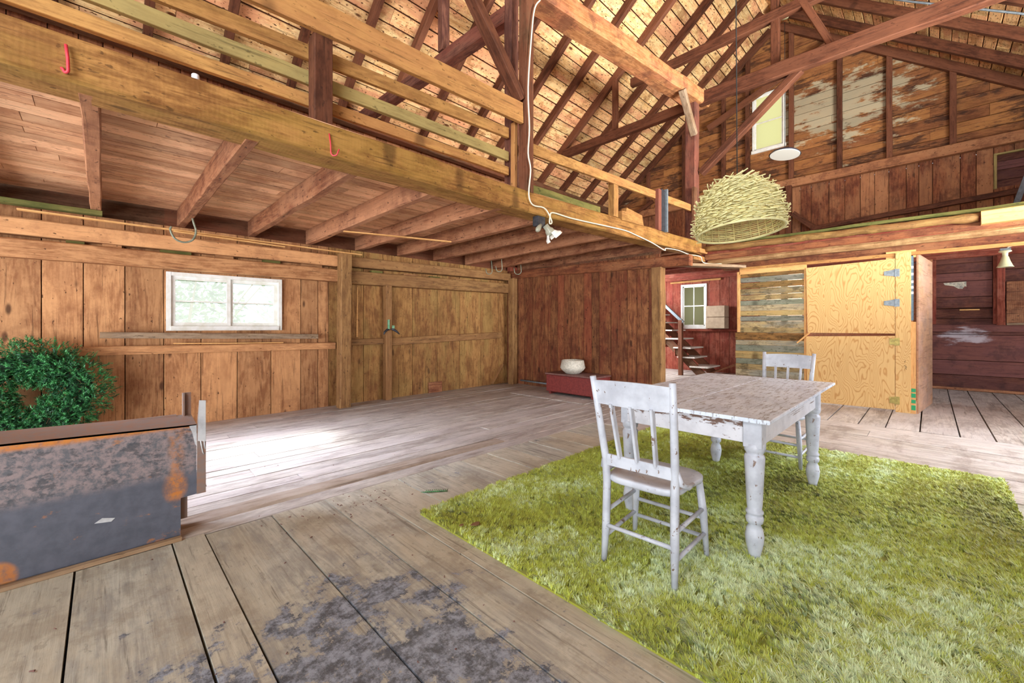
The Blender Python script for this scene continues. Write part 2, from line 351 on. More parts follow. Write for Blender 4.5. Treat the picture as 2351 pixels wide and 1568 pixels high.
M['paper'] = plain('torn_paper', 'D8CCB4', .8, 0, '8A8880', 25)
M['tape_green'] = plain('green_tape', '1E9A60', .5); M['tape_blue'] = plain('blue_grey_tape', '5A7488', .5, 0, '4A5F72', 40); M['tape_white'] = plain('white_tape', 'E6E6EA', .5)
M['dust'] = plain('dark_pencil', '5A4632', .8)
M['stick'] = wood('woven_sticks', 'F0EAB4', 'CFC78E', '8C845A', 'DCD496', var=.4, knots=0, blotch=.2, bump=.1)
M['stick_in'] = wood('woven_lining', 'E8DC9C', 'C8BC80', '8C8054', 'DCD090', var=.4, knots=0, blotch=.2, bump=.1)
def needle():
    N = NT('evergreen_needles'); pr = N.attr('pr').outputs['Fac']
    c = N.mix(N.ramp(pr, 0, 1), hx('083E26'), hx('4A9A56')); N.set(N.b, 'Base Color', c); N.b.inputs['Roughness'].default_value = .55; return N.m
M['needle'] = needle()
M['needle_core'] = plain('dark_green_core', '16301E', .9, 0, '203A26', 30)
M['twig'] = plain('brown_twig', '7A5A3C', .8)
def leafm(n, a, b):
    N = NT(n); pr = N.attr('pr').outputs['Fac']; N.set(N.b, 'Base Color', N.mix(pr, hx(a), hx(b))); N.b.inputs['Roughness'].default_value = .7; return N.m
M['leaf'] = leafm('pale_leaves', '5F8A5C', 'B4C8AC'); M['branch'] = plain('pale_branches', 'B8B09C', .8)
def glass(name, tint, mixf, gls=.05):
    N = NT(name); tr = N.n('ShaderNodeBsdfTransparent', {'Color': (.93, .96, .95, 1)}); tl = N.n('ShaderNodeBsdfTranslucent', {'Color': tint}); gl = N.n('ShaderNodeBsdfGlossy', {'Roughness': .05})
    a = N.n('ShaderNodeMixShader', {0: mixf, 1: tr.outputs[0], 2: tl.outputs[0]}); b = N.n('ShaderNodeMixShader', {0: gls, 1: a.outputs[0], 2: gl.outputs[0]})
    N.t.links.new(b.outputs[0], N.out.inputs[0]); return N.m
M['pane'] = glass('window_glass', (.9, .95, .95, 1), .12)
M['pane_gable'] = glass('yellowed_dusty_glass', (.98, .92, .60, 1), .96, 0)
M['pane_stair'] = glass('grey_green_dusty_glass', (.62, .58, .40, 1), .95, 0)

# ---------------------------------------------------------------- roof and walls
RY, RZ, RS = 2.7, 8.65, .79                   # underside of rafters: z = RZ - RS*|y-RY|
RA = math.atan(RS); RN = math.cos(RA)
def cut(o, planes):
    bm = bmesh.new(); bm.from_mesh(o.data)
    for co, no in planes:
        r = bmesh.ops.bisect_plane(bm, geom=bm.verts[:] + bm.edges[:] + bm.faces[:], plane_co=co, plane_no=no, clear_outer=True)
        ed = [e for e in r['geom_cut'] if isinstance(e, bmesh.types.BMEdge)]
        bmesh.ops.holes_fill(bm, edges=ed)
    bm.to_mesh(o.data); bm.free()
roofcut = lambda off: [((12, RY, RZ + off), (0, RS, 1)), ((12, RY, RZ + off), (0, -RS, 1))]

def roof(side, name, ylo):
    mb = MB(); s = side; t = 0.; L = (abs(ylo - RY)) / RN
    t = -.17; dirn = Vector((0, s * RN, -math.sin(RA))); nrm = Vector((0, s * math.sin(RA), RN))
    base = Vector((0, RY, RZ)) + nrm * .187
    while t < L:
        w = random.uniform(.17, .27); x = -3.6
        while x < 12.1:
            l = random.choice((1.7, 2.6, 3.4, 4.3)); x1 = min(x + l, 12.15)
            c = base + dirn * (t + w / 2) + nrm * random.uniform(-.003, .003)
            mb.board(c + Vector((x, 0, 0)), c + Vector((x1 - .006, 0, 0)), w - random.uniform(.012, .03), .024, nrm, .002)
            x = x1
        t += w
    struct(mb.build(name, M['roof_board']))
    mb = MB(); c0 = base + nrm * .04
    a = c0 + dirn * (L / 2 - .11)
    mb.board(a + Vector((-3.6, 0, 0)), a + Vector((12.2, 0, 0)), L + .22, .02, nrm, .002)
    struct(mb.build(name + '_deck', M['rafter']))
roof(1, 'ceiling_left_slope', 7.75); roof(-1, 'ceiling_right_slope', -3.8)

ordw = ['first', 'second', 'third', 'fourth', 'fifth', 'sixth', 'seventh', 'eighth', 'ninth', 'tenth', 'eleventh', 'twelfth', 'thirteenth', 'fourteenth', 'fifteenth', 'sixteenth']
xs = [11.92, 11.15, 10.25, 9.25, 8.3, 7.36, 6.5, 5.65, 4.65, 3.8, 3.0, 2.17, 1.28, .43, -.42, -1.27]
for side, nm in ((1, 'left'), (-1, 'right')):
    for k, x in enumerate(xs):
        d = Vector((0, side * RN, -math.sin(RA))); n = Vector((0, side * math.sin(RA), RN))
        L = (4.75 if side == 1 else 6.3) / RN
        mb = MB(); c = Vector((x, RY, RZ)) + n * .084
        mb.board(c + d * .06, c + d * L, .095, .168, n, .006, 8, .004)
        o = mb.build('rafter', M['rafter'])
        tag(o, 'dark brown roof rafter, %s from the far gable wall on the %s roof slope' % (ordw[k], nm), 'rafter', 'rafters of the ' + nm + ' roof slope')

def vboards(name, mat, seams, z0, z1, plane, co, th=.025, holes=(), axis='x', gap=.004, out=1):
    """vertical boards between seams; holes = (a0,a1,zlo,zhi)"""
    mb = MB()
    for i in range(len(seams) - 1):
        a, b = seams[i], seams[i + 1]; q = random.random(); off = random.uniform(0, .006)
        spans = [(z0, z1)]
        segs = [(a, b)]
        for h in holes:
            ns = []
            for (p, r) in segs:
                pts = sorted({p, r} | ({h[0]} if p < h[0] < r else set()) | ({h[1]} if p < h[1] < r else set()))
                ns += list(zip(pts[:-1], pts[1:]))
            segs = ns
        for (p, r) in segs:
            sp = [(z0, z1)]; m = (p + r) / 2
            for h in holes:
                if h[0] <= m <= h[1]:
                    sp = [x for s0, s1 in sp for x in ((s0, min(s1, h[2])), (max(s0, h[3]), s1)) if x[1] - x[0] > .01]
            ga = gap if p == a else 0; gb = gap if r == b else 0
            for (s0, s1) in sp:
                c = (p + ga + r - gb) / 2; w = r - p - ga - gb
                if plane == 'y': mb.board((c, co + off + th / 2, s0), (c, co + off + th / 2, s1), w, th, (0, 1, 0), .002, 1, 0, 0, q)
                else: mb.board((co + off + th / 2, c, s0), (co + off + th / 2, c, s1), w, th, (1, 0, 0), .002, 1, 0, 0, q)
    return struct(mb.build(name, mat))
def auto(a, b, w0, w1):
    r = [a]
    while r[-1] < b - w1: r.append(r[-1] + random.uniform(w0, w1))
    r.append(b); return r

# left wall: wide planks up to the plate, window opening
sl = auto(-3.6, -.85, .28, .34) + [-.46, -.15, .19, .54, .91, 1.31, 1.72, 2.12, 2.37, 2.53]
vboards('wall_left', M['wall_plank'], sl, -.02, 2.5, 'y', 6.65, holes=((.56, 1.85, 1.2, 1.93),))
sd = [2.53, 2.88, 3.1, 3.45, 3.62, 4.03, 4.57, 5.11, 5.66, 6.18, 6.45]
vboards('wall_left_doors', M['door_plank'], sd, -.02, 2.5, 'y', 6.65)
vboards('wall_left_stair', M['red_plank'], auto(6.45, 12.1, .2, .3), -.02, 2.6, 'y', 6.65)
vboards('wall_left_upper', M['gable_low'], auto(-3.6, 12.1, .2, .32), 2.75, 5.0, 'y', 7.4)
mb = MB(); mb.box((-3.6, 6.66, 2.76), (12.1, 7.45, 2.79)); mb.box((-3.7, 7.46, 2.7), (12.2, 7.48, 5.2)); struct(mb.build('floor_loft_edge', M['dark_post']))  # also holds an unseen sheet added behind the upper wall against light leaks
# back wall under the loft (reddish partition)
vboards('wall_back', M['back_plank'], [3.12, 3.31, 3.53, 3.71, 4.04, 4.29, 4.45, 4.63, 4.94, 5.1, 5.26, 5.45, 5.61, 5.95, 6.2, 6.65], -.02, 2.45, 'x', 6.5)
# far wall below the lofts
vboards('wall_far_stair', M['red_plank'], auto(2.0, 6.7, .16, .3), -.02, 2.75, 'x', 12.0, holes=((4.38, 5.1, 1.22, 2.46),))
mb = MB(); z = 0
for w in (.3, .29, .5, .1):
    mb.board((12.03, -3.8, z + w / 2), (12.03, 2.05, z + w / 2), .03, w - .008, (0, 0, 1), .003, 3, .002); z += w
mb.board((12.0, -3.8, 1.22), (12.0, 2.05, 1.22), .06, .14, (0, 0, 1), .006, 3, .002, 0, .95)
while z < 2.7:
    w = random.uniform(.16, .3); y = -3.8
    mb.board((12.04, -3.8, z + w / 2), (12.04, 2.05, z + w / 2), .03, w - .01, (0, 0, 1), .003, 2, .002); z += w
struct(mb.build('wall_far_right', M['dark_red']))
vboards('wall_far_middle', M['gable_low'], [-3.8, -3.5, -3.2, -2.9, -2.6, -2.3, -2.0, -1.7, -1.4, -1.1, -.85, -.63, -.42, -.04, .16, .35, .62, .85, 1.09, 1.36, 1.65, 1.99, 2.2, 2.4] + auto(2.65, 7.5, .18, .26), 2.7, 4.66, 'x', 12.0, holes=((-1.9, -.86, 3.87, 4.5),))
mb = MB(); z = 4.66
while z < 9.2:
    w = random.uniform(.17, .25)
    for e in (5.74, 7.2):
        if z < e - .02 < z + w + .06: w = e - z
    if z < 7.15 and z > 5.7: q = [(-4., 2.51), (3.24, 7.6)]
    else: q = [(-4., 7.6)]
    for a, b in q:
        c = a
        while c < b - .01:
            c1 = min(b, c + random.choice((1.6, 2.4, 3.2, 4.)))
            mb.board((12.015, c, z + w / 2), (12.015, c1 - .004, z + w / 2), .03, w - .01, (0, 0, 1), .003, 1, 0)
            c = c1
    z += w
g = mb.build('wall_far_gable', M['gable_board']); cut(g, roofcut(.26)); struct(g)
mb = MB()
for p in ([(-4, 4.6), (2.5, 4.6), (2.5, 9.3), (-4, 9.3)], [(3.25, 4.6), (7.7, 4.6), (7.7, 9.3), (3.25, 9.3)], [(2.5, 4.6), (3.25, 4.6), (3.25, 5.73), (2.5, 5.73)], [(2.5, 7.21), (3.25, 7.21), (3.25, 9.3), (2.5, 9.3)]): mb.prism(p, 0, 12.05, 12.07)
g = mb.build('wall_far_light_stop', M['dark_post']); cut(g, roofcut(.3)); struct(g)  # added sheet behind the gable boards, keeps light out of the gaps
mb = MB()
for p in ([(-3.9, -.1), (4.38, -.1), (4.38, 4.65), (-3.9, 4.65)], [(5.1, -.1), (7.6, -.1), (7.6, 4.65), (5.1, 4.65)], [(4.38, -.1), (5.1, -.1), (5.1, 1.21), (4.38, 1.21)], [(4.38, 2.47), (5.1, 2.47), (5.1, 4.65), (4.38, 4.65)]): mb.prism(p, 0, 12.3, 12.32)
struct(mb.build('wall_far_backing', M['dark_post']))  # added sheet blocking light behind the lower far walls
mb = MB()
for p in ([(-3.7, -.1), (.55, -.1), (.55, 2.76), (-3.7, 2.76)], [(1.86, -.1), (12.4, -.1), (12.4, 2.76), (1.86, 2.76)], [(.55, -.1), (1.86, -.1), (1.86, 1.19), (.55, 1.19)], [(.55, 1.94), (1.86, 1.94), (1.86, 2.76), (.55, 2.76)]): mb.prism(p, 1, 6.72, 6.74)
struct(mb.build('wall_left_light_stop', M['dark_post']))  # added unseen sheet, stops light leaking between the left wall planks
mb = MB(); mb.prism([(3.12, 0), (6.7, 0), (6.7, 2.5), (3.12, 2.5)], 0, 6.54, 6.55)
struct(mb.build('wall_back_backing', M['dark_post']))  # thin sheet added to block light through the partition gaps
# right wall with the wide open doorway, partly behind the viewer
vboards('wall_right', M['gable_low'], auto(-3.6, 12.1, .22, .32), -.02, 3.75, 'y', -3.75, holes=((3.6, 8.0, -.1, 2.6), (9.0, 11.4, .3, 2.5)))

# ---------------------------------------------------------------- floor
mb = MB(); th = .05
ex = [-3.6, -3.2, -2.85, -2.45, -2.1, -1.7, -1.35, -1.0, -.72, -.42, -.1, .285, .44, .8, 1.145, 1.4, 1.72, 2.07, 2.38, 2.7, 2.98, 3.3, 3.62, 3.95, 4.3, 4.6, 4.9, 5.25, 5.55, 5.9, 6.2, 6.55, 6.9]
for i in range(len(ex) - 1):
    a, b = ex[i], ex[i + 1]; q = random.random(); gp = random.uniform(.003, .0055) + (.002 if a > 1.5 else 0)
    y1 = 3.08 + random.uniform(-.012, .012); cuts = [-3.8] + ([random.uniform(-1, 2.6)] if random.random() < .4 and i > 14 else []) + [y1]
    for c0, c1 in zip(cuts[:-1], cuts[1:]):
        mb.board(((a + b) / 2, c0, -th / 2 + random.uniform(-.003, .002)), ((a + b) / 2, c1 - .004, -th / 2 + random.uniform(-.003, .002)), b - a - 2 * gp, th, (0, 0, 1), .0006, 4, .0012, 0 if b < 4.8 else 1, random.random())
y = 3.44
while y < 6.72:
    w = random.uniform(.13, .24); x = -3.6 + random.uniform(0, .5)
    x = -3.6
    while x < 12:
        x1 = min(x + random.choice((2.6, 3.4, 4.2)) + random.uniform(0, .8), 12.05)
        mb.board((x, y + w / 2, -th / 2 + random.uniform(-.003, .003)), (x1 - .005, y + w / 2, -th / 2 + random.uniform(-.003, .003)), w - .009, th, (0, 0, 1), .0006, 3, .0012, 1); x = x1
    y += w
y = -3.8
while y < 3.44:
    w = random.uniform(.24, .34)
    mb.board((6.905, y + w / 2, -th / 2 + random.uniform(-.003, .003)), (12.05, y + w / 2, -th / 2), w - .014, th, (0, 0, 1), .0006, 3, .0012, 1); y += w
mb.board((-3.6, 3.17, -.026), (6.9, 3.17, -.026), .165, th, (0, 0, 1), .006, 12, .002, 1, .4)
mb.board((-3.6, 3.35, -.012), (3.1, 3.33, -.02), .175, .06, (0, 0, 1), .022, 12, .004, 2, .3)
mb.board((3.1, 3.35, -.026), (6.9, 3.35, -.026), .175, th, (0, 0, 1), .006, 6, .002, 1, .5)
struct(mb.build('floor', [M['floor_near'], M['floor_far'], M['sill']]))
mb = MB(); mb.box((-3.7, -3.9, -.16), (12.2, 7.0, -.07)); struct(mb.build('floor_subfloor', M['black']))

# ---------------------------------------------------------------- loft floors (ceilings of the bays)
def rise(x, y): return max(0., min(x, 8.2) - 3.3) * .027 * max(0., (6.64 - y) / 3.5)
def loft_boards(name, x0, x1, y0, y1, z, mat):
    mb = MB(); y = y0
    while y < y1 - .01:
        w = min(random.uniform(.12, .19), y1 - y); x = x0
        while x < x1 - .01:
            xx = min(x1, x + random.uniform(2.2, 4.2)) if x >= 3.3 else min(3.3, x + random.uniform(1.8, 3.4))
            ym = y + w / 2; hh = (lambda q: z + (rise(q, ym) if x0 < 0 else 0)); mb.board((x, ym, hh(x)), (xx - .004, ym, hh(xx)), w - .009, .03, (0, 0, 1), .002); x = xx
        y += w
    return struct(mb.build(name, mat))
loft_boards('ceiling_left_loft', -3.6, 8.2, 3.1, 6.66, 2.725, M['loft_board'])
loft_boards('ceiling_right_loft', 8.3, 12.0, -3.8, 6.66, 2.735, M['gable_low'])
nj = 0
for k in range(-3, 16):
    x = -.05 + .76 * k
    if abs(x - 6.6) < .3: continue
    mb = MB()
    if x < 8.1: mb.board((x, 3.2, 2.605 + rise(x, 3.14)), (x, 6.64, 2.605), .085, .21, (0, 0, 1), .008, 10, .005)
    else: mb.board((x, -3.7, 2.62), (x, 6.64, 2.62), .085, .19, (0, 0, 1), .008, 12, .004)
    o = mb.build('ceiling_joist', M['joist'] if x < 8.1 else M['red_plank'])
    if x < 8.1: tag(o, 'rough sawn joist under the left loft, %s from the left' % ordw[nj], 'joist', 'joists under the left loft')
    else: tag(o, 'reddish joist under the right loft, %s behind its edge beam' % ordw[int((x - 8.1) / .76)], 'joist', 'joists under the right loft')
    nj += 1
def timber(name, label, cat, p0, p1, w, h, mat, up=(0, 0, 1), ch=None, jit=.003, seg=None, group=None, taper=1.):
    mb = MB(); L = (Vector(p1) - Vector(p0)).length
    mb.board(p0, p1, w, h, up, ch, seg or max(1, int(L / .45)), jit, taper=taper)
    return tag(mb.build(name, M[mat]), label, cat, group)
# main loft beam: runs level to the tall post then rises a little
mb = MB(); mb.board((-3.6, 3.21, 2.615), (3.3, 3.21, 2.615), .27, .235, (0, 0, 1), .015, 16, .004, 0, .5); mb.board((3.3, 3.21, 2.615), (8.15, 3.2, 2.745), .26, .235, (0, 0, 1), .015, 12, .004, 0, .6)
tag(mb.build('loft_beam', M['loft_beam']), 'long golden sawn main beam along the open edge of the left loft', 'beam')
timber('header_beam', 'brown header beam lying on top of the red-brown plank partition', 'beam', (6.52, 2.62, 2.29), (6.52, 6.62, 2.40), .15, .17, 'gable_low')
timber('corner_joist', 'joist just behind the partition header beam', 'joist', (6.8, 3.2, 2.65), (6.8, 6.64, 2.59), .1, .2, 'joist')
# wall plates and girts of the left wall
timber('wall_plate', 'upper horizontal timber above the window on the left wall', 'beam', (-3.6, 6.56, 2.265), (2.6, 6.56, 2.275), .16, .17, 'wall_plank')
timber('wall_girt', 'wide horizontal timber right above the white window', 'beam', (-3.6, 6.56, 2.05), (2.6, 6.56, 2.05), .15, .19, 'wall_plank')
timber('wall_plate', 'upper yellow-brown timber above the plank doors', 'beam', (2.78, 6.56, 2.29), (6.38, 6.56, 2.34), .16, .16, 'post')
timber('wall_girt', 'lower wide timber across the top of the plank doors', 'beam', (2.78, 6.56, 2.04), (6.38, 6.56, 2.09), .14, .21, 'post')
timber('waist_rail', 'horizontal rail across the planks below the white window', 'rail', (-3.6, 6.6, 1.01), (2.6, 6.6, .95), .1, .1, 'wall_plank')
timber('door_rail', 'short rail across the narrow plank door left of the door post', 'rail', (2.78, 6.6, 1.0), (3.42, 6.6, 1.0), .07, .1, 'post')
timber('door_rail', 'long rail with grey-green smear across the wide plank door', 'rail', (3.55, 6.6, .99), (6.2, 6.6, 1.07), .08, .13, 'post')
for k, (x, w) in enumerate(((-.28, .14), (.0, .16), (.5, .3), (1.05, .2), (1.6, .22), (2.1, .3), (3.2, .2), (3.8, .28), (4.35, .22), (4.95, .3), (5.6, .2), (6.1, .15))):
    timber('spacer_block', 'small spacer block between the two upper wall timbers, %s from the left' % ordw[k], 'block', (x, 6.6, 2.165), (x + w, 6.6, 2.168), .06, .06, 'wall_plank' if k % 2 else 'moss_board', group='spacer blocks between the upper wall timbers')
timber('ledge_board', 'narrow ledge board nailed under the white window', 'board', (-.02, 6.52, 1.155), (2.31, 6.52, 1.105), .09, .07, 'grey_timber')
timber('wood_strip', 'thin pine strip lying on the rail under the window', 'strip', (.62, 6.55, 1.045), (1.85, 6.55, 1.02), .03, .012, 'new_pine')
# posts
timber('wall_post', 'square timber post between the window wall and the plank doors', 'post', (2.66, 6.4, 0), (2.68, 6.4, 2.38), .17, .17, 'post', (0, 1, 0))
timber('corner_post', 'timber post in the corner beside the partition wall', 'post', (6.38, 6.42, 0), (6.38, 6.42, 2.3), .14, .16, 'post', (0, 1, 0))
timber('door_post', 'slim post between the narrow and the wide plank doors', 'post', (3.48, 6.55, 0), (3.48, 6.55, 1.95), .11, .13, 'post', (0, 1, 0))
timber('partition_post', 'notched post ending the partition wall beside the stair opening', 'post', (6.5, 3.14, 0), (6.5, 3.14, 2.22), .17, .17, 'post', (0, 1, 0), jit=.006, seg=9)
timber('tall_post', 'dark tall post with a white cable, standing on the loft beam', 'post', (3.32, 3.13, 2.72), (3.32, 3.13, 5.0), .12, .12, 'dark_post', (0, 1, 0), ch=.006)
timber('rear_post', 'purplish post close behind the tall cable post', 'post', (3.32, 3.36, 2.74), (3.32, 3.36, 5.05), .13, .12, 'purple_post', (0, 1, 0), ch=.012)
timber('splice_board', 'orange board nailed along the foot of the tall post', 'board', (3.24, 3.24, 2.73), (3.24, 3.24, 3.5), .05, .06, 'rail', (0, 1, 0))
timber('end_post', 'thick dark post carrying the hewn beam at the far end of the loft', 'post', (7.96, 3.18, 2.85), (7.96, 3.18, 5.62), .2, .2, 'purple_post', (0, 1, 0), jit=.005)
timber('post_board', 'dark board nailed on the face of the end post', 'board', (7.78, 3.06, 2.86), (7.78, 3.06, 3.82), .14, .05, 'dark_post', (0, 1, 0))
# big hewn purlin beam above
timber('hewn_beam', 'massive pinkish hewn beam running from the tall post to the end post', 'beam', (3.2, 3.45, 5.3), (8.3, 3.14, 5.62), .34, .26, 'big_beam', ch=.03, jit=.01)
timber('knee_brace', 'grey knee brace between the hewn beam and the end post', 'brace', (7.25, 3.07, 5.42), (7.78, 3.07, 4.8), .09, .11, 'grey_timber', (0, 1, 0), ch=.008)
timber('post_brace', 'brown diagonal brace meeting the tall post from the upper left', 'brace', (2.3, 3.15, 4.78), (3.24, 3.15, 3.72), .1, .13, 'rafter', (0, 1, 0))
# tie beams of the bents
timber('tie_beam', 'red-brown tie beam from the tall post back to the left wall', 'beam', (3.32, 3.4, 4.82), (3.32, 7.3, 4.98), .16, .19, 'purple_post', jit=.006)
timber('tie_strut', 'red upright strut standing on the near tie beam', 'strut', (3.32, 4.68, 5.0), (3.32, 4.68, 6.9), .12, .12, 'purple_post', (0, 1, 0))
timber('tie_beam', 'dark tie beam from the end post back to the left wall', 'beam', (8.1, 3.28, 5.52), (8.3, 6.5, 5.6), .14, .19, 'rafter', jit=.005)
timber('tie_strut', 'slim upright strut between the left tie beam and the roof', 'strut', (8.3, 5.04, 5.72), (8.3, 5.04, 6.85), .11, .11, 'rafter', (0, 1, 0))
timber('tie_beam', 'long heavy tie beam crossing the open barn to the upper right', 'beam', (8.1, 3.08, 5.58), (8.2, -3.7, 5.52), .15, .24, 'rafter', jit=.008)
timber('collar_beam', 'high collar beam crossing above the long tie beam', 'beam', (8.25, 4.6, 6.58), (8.25, .6, 6.62), .12, .17, 'rafter')
timber('king_strut', 'upright strut standing on the long tie beam by the lamp cable', 'strut', (8.28, 1.88, 5.66), (8.28, 1.88, 7.9), .12, .13, 'rafter', (0, 1, 0))
timber('diagonal_strut', 'pale slanting strut leaning on top of the long tie beam', 'strut', (8.25, 1.08, 5.68), (8.25, 1.95, 7.75), .1, .12, 'rafter', (1, 0, 0))
timber('long_brace', 'diagonal brace crossing in front of the gable window', 'brace', (8.2, 1.5, 5.5), (8.05, 3.05, 4.15), .12, .15, 'rafter', (1, 0, 0))
timber('eave_plate', 'dark timber along the foot of the left roof slope', 'beam', (-3.6, 7.2, 4.9), (12.0, 7.2, 4.9), .16, .2, 'dark_post')
# gable studs and girts
for k, (y, nm) in enumerate(((6.1, 'far left'), (5.0, 'left'), (3.93, 'next left of the gable window'), (3.34, 'against the left side of the gable window'), (2.38, 'against the right side of the gable window'), (1.45, 'next right of the gable window'), (.61, 'middle of the mouldy boards'), (-.32, 'right, under the roof slope'), (-1.3, 'far right'))):
    zt = RZ - RS * abs(y - RY) + .1
    timber('gable_stud', 'upright stud on the gable boards, ' + nm, 'stud', (11.95, y, 4.8), (11.95, y, zt), .1, .1, 'rafter', (1, 0, 0), group='studs on the gable wall')
timber('gable_girt', 'long grey-brown girt between gable boards and lower planks', 'beam', (11.9, -3.8, 4.73), (11.9, 7.3, 4.73), .14, .2, 'gable_low')
timber('gable_tie', 'sloping reddish timber high on the gable', 'brace', (11.85, 4.3, 6.7), (11.85, 1.6, 7.75), .08, .16, 'rafter')
timber('loft_rail', 'dark red rail in front of the lower gable planks', 'rail', (11.7, 1.95, 3.52), (11.7, -2.6, 3.78), .08, .1, 'rafter')
timber('loft_brace', 'short red brace at the left end of the loft rail', 'brace', (11.7, 2.3, 3.95), (11.7, 1.8, 3.45), .07, .12, 'rafter')
timber('loft_post', 'short post at the left end of the lower gable planks', 'post', (11.8, 2.4, 2.75), (11.8, 2.4, 4.65), .12, .12, 'rafter', (0, 1, 0))
timber('gable_brace', 'slanting brace left of the end post on the gable', 'brace', (11.85, 5.9, 5.05), (11.85, 6.6, 4.7), .08, .1, 'rafter')
# right loft edge: stacked timbers
timber('edge_beam', 'bright edged beam under the right loft edge', 'beam', (8.32, -3.7, 2.51), (8.32, 3.0, 2.47), .16, .1, 'edge_wood', ch=.035)
timber('edge_board', 'red-brown board above the bright loft edge beam', 'board', (8.3, -3.7, 2.6), (8.3, 3.05, 2.58), .08, .1, 'gable_low')
timber('edge_header', 'pinkish beam below the right loft edge over the plywood door', 'beam', (8.42, -3.7, 2.4), (8.42, 2.75, 2.38), .18, .13, 'gable_low')
timber('edge_trim', 'orange strip of wood right above the plywood door', 'board', (8.3, -3.7, 2.315), (8.3, 2.45, 2.3), .04, .05, 'rail')
mb = MB(); n = 30
mb.tube([(8.2, 3.05 - 3.5 * i / n, 2.725 - .03 * i / n + .005 * math.sin(i)) for i in range(n + 1)], [(.055 + (.014 if i in (5, 13, 21, 29) else 0) + random.uniform(-.003, .003)) for i in range(n + 1)], 10)
lg = mb.build('log_rail', M['log']); tag(lg, 'round knobbly log lying along the right loft edge', 'log')
timber('loft_kerb', 'mossy split board behind the log on the right loft edge', 'board', (8.33, -3.7, 2.8), (8.33, 2.6, 2.82), .06, .05, 'moss_board', jit=.008)
timber('box_timber', 'squared pale timber butting against the end of the log', 'beam', (8.2, -.47, 2.67), (8.2, -3.7, 2.72), .16, .17, 'new_pine')
timber('stair_lintel', 'grey beam lying over the stair opening', 'beam', (7.0, 3.4, 2.36), (8.34, 2.42, 2.34), .2, .05, 'grey_timber')
timber('beam_block', 'short block below the end of the main loft beam', 'block', (7.75, 3.16, 2.54), (8.3, 3.16, 2.55), .2, .09, 'rail')
timber('beam_end', 'projecting stub at the very end of the main loft beam', 'block', (7.9, 3.06, 2.68), (8.32, 3.06, 2.69), .1, .08, 'rail')
# loft guard rails left
timber('guard_rail', 'wide top guard rail ending at the tall post', 'rail', (-3.6, 3.12, 3.34), (3.24, 3.12, 3.565), .045, .22, 'rail', jit=.001)
timber('guard_rail', 'upper of the three narrow rails behind the guard stud', 'rail', (-3.6, 3.3, 3.13), (3.2, 3.3, 3.4), .04, .11, 'rail')
timber('guard_rail', 'grey-green rail, middle of the three narrow loft rails', 'rail', (-3.6, 3.3, 3.08), (3.2, 3.3, 3.14), .04, .1, 'grey_rail')
timber('guard_rail', 'lowest and yellowest of the three narrow loft rails', 'rail', (-3.6, 3.3, 2.905), (3.2, 3.3, 2.975), .04, .09, 'rail')
timber('guard_stud', 'short red-brown stud carrying the loft guard rails', 'stud', (1.16, 3.2, 2.73), (1.16, 3.2, 3.4), .13, .13, 'rafter', (0, 1, 0), ch=.004)
timber('guard_rail', 'narrow guard rail between the tall post and the end post', 'rail', (3.38, 3.12, 3.22), (7.85, 3.12, 3.45), .04, .12, 'rail')
timber('guard_stud', 'stud under the far guard rail beside the wood block', 'stud', (5.15, 3.16, 2.8), (5.15, 3.16, 3.34), .12, .1, 'rail', (0, 1, 0))
timber('kerb_board', 'mossy green board lying on the loft edge past the tall post', 'board', (3.4, 3.3, 2.84), (5.0, 3.3, 2.87), .05, .14, 'moss_board')
mb = MB(); mb.prism([(5.22, 2.76), (5.85, 2.78), (5.8, 2.93), (5.35, 2.96), (5.33, 2.9), (5.22, 2.89)], 1, 3.06, 3.14); tag(mb.build('wood_block', M['rail']), 'notched offcut of wood standing on the loft beam', 'block')
st = thing('steel_channel', 'dark steel channel upright standing on the far loft beam', 'channel', (6.46, 3.05, 2.8))
MB().box((-.14, 0, 0), (-.04, .06, .66)).build('timber_side', M['purple_post'], st); MB().box((-.04, 0, 0), (.1, .05, .68)).build('web', M['black'], st); MB().box((.1, -.03, 0), (.14, .05, .7)).build('flange', M['galv'], st)

# ---------------------------------------------------------------- left wall window
def window(name, y, x0, x1, z0, z1):
    w = bpy.data.objects.new(name, None); COL.objects.link(w); w.location = (x0, y, z0); struct(w)
    W_, H_ = x1 - x0, z1 - z0; m = M['window_paint']
    mb = MB(); f = .045
    for a, b in (((0, 0, 0), (f, .1, H_)), ((W_ - f, 0, 0), (W_, .1, H_)), ((f, .003, H_ - f), (W_ - f, .097, H_)), ((f, -.02, 0), (W_ - f, .097, f * 1.3))): mb.box(a, b)
    mb.build('window_frame', m, w)
    for i, (a, b, yy) in enumerate(((f, W_ * .52, .03), (W_ * .51, W_ - f, .06))):
        mb = MB(); s = .045; lo, hi = f * 1.3, H_ - f
        mb.box((a, yy, lo), (a + s, yy + .028, hi)); mb.box((b - s, yy, lo), (b, yy + .028, hi)); mb.box((a + s, yy, lo), (b - s, yy + .028, lo + s)); mb.box((a + s, yy, hi - s), (b - s, yy + .028, hi))
        mb.box((a + s, yy + .004, (lo + hi) / 2 - .009), (b - s, yy + .024, (lo + hi) / 2 + .009)); sh = mb.build('sash', m, w)
        g = MB(); g.box((a + s * .6, yy + .012, lo + s * .6), (b - s * .6, yy + .016, hi - s * .6)); g.build('pane', M['pane'], sh)
    return w
window('window_1', 6.6, .56, 1.85, 1.2, 1.93)
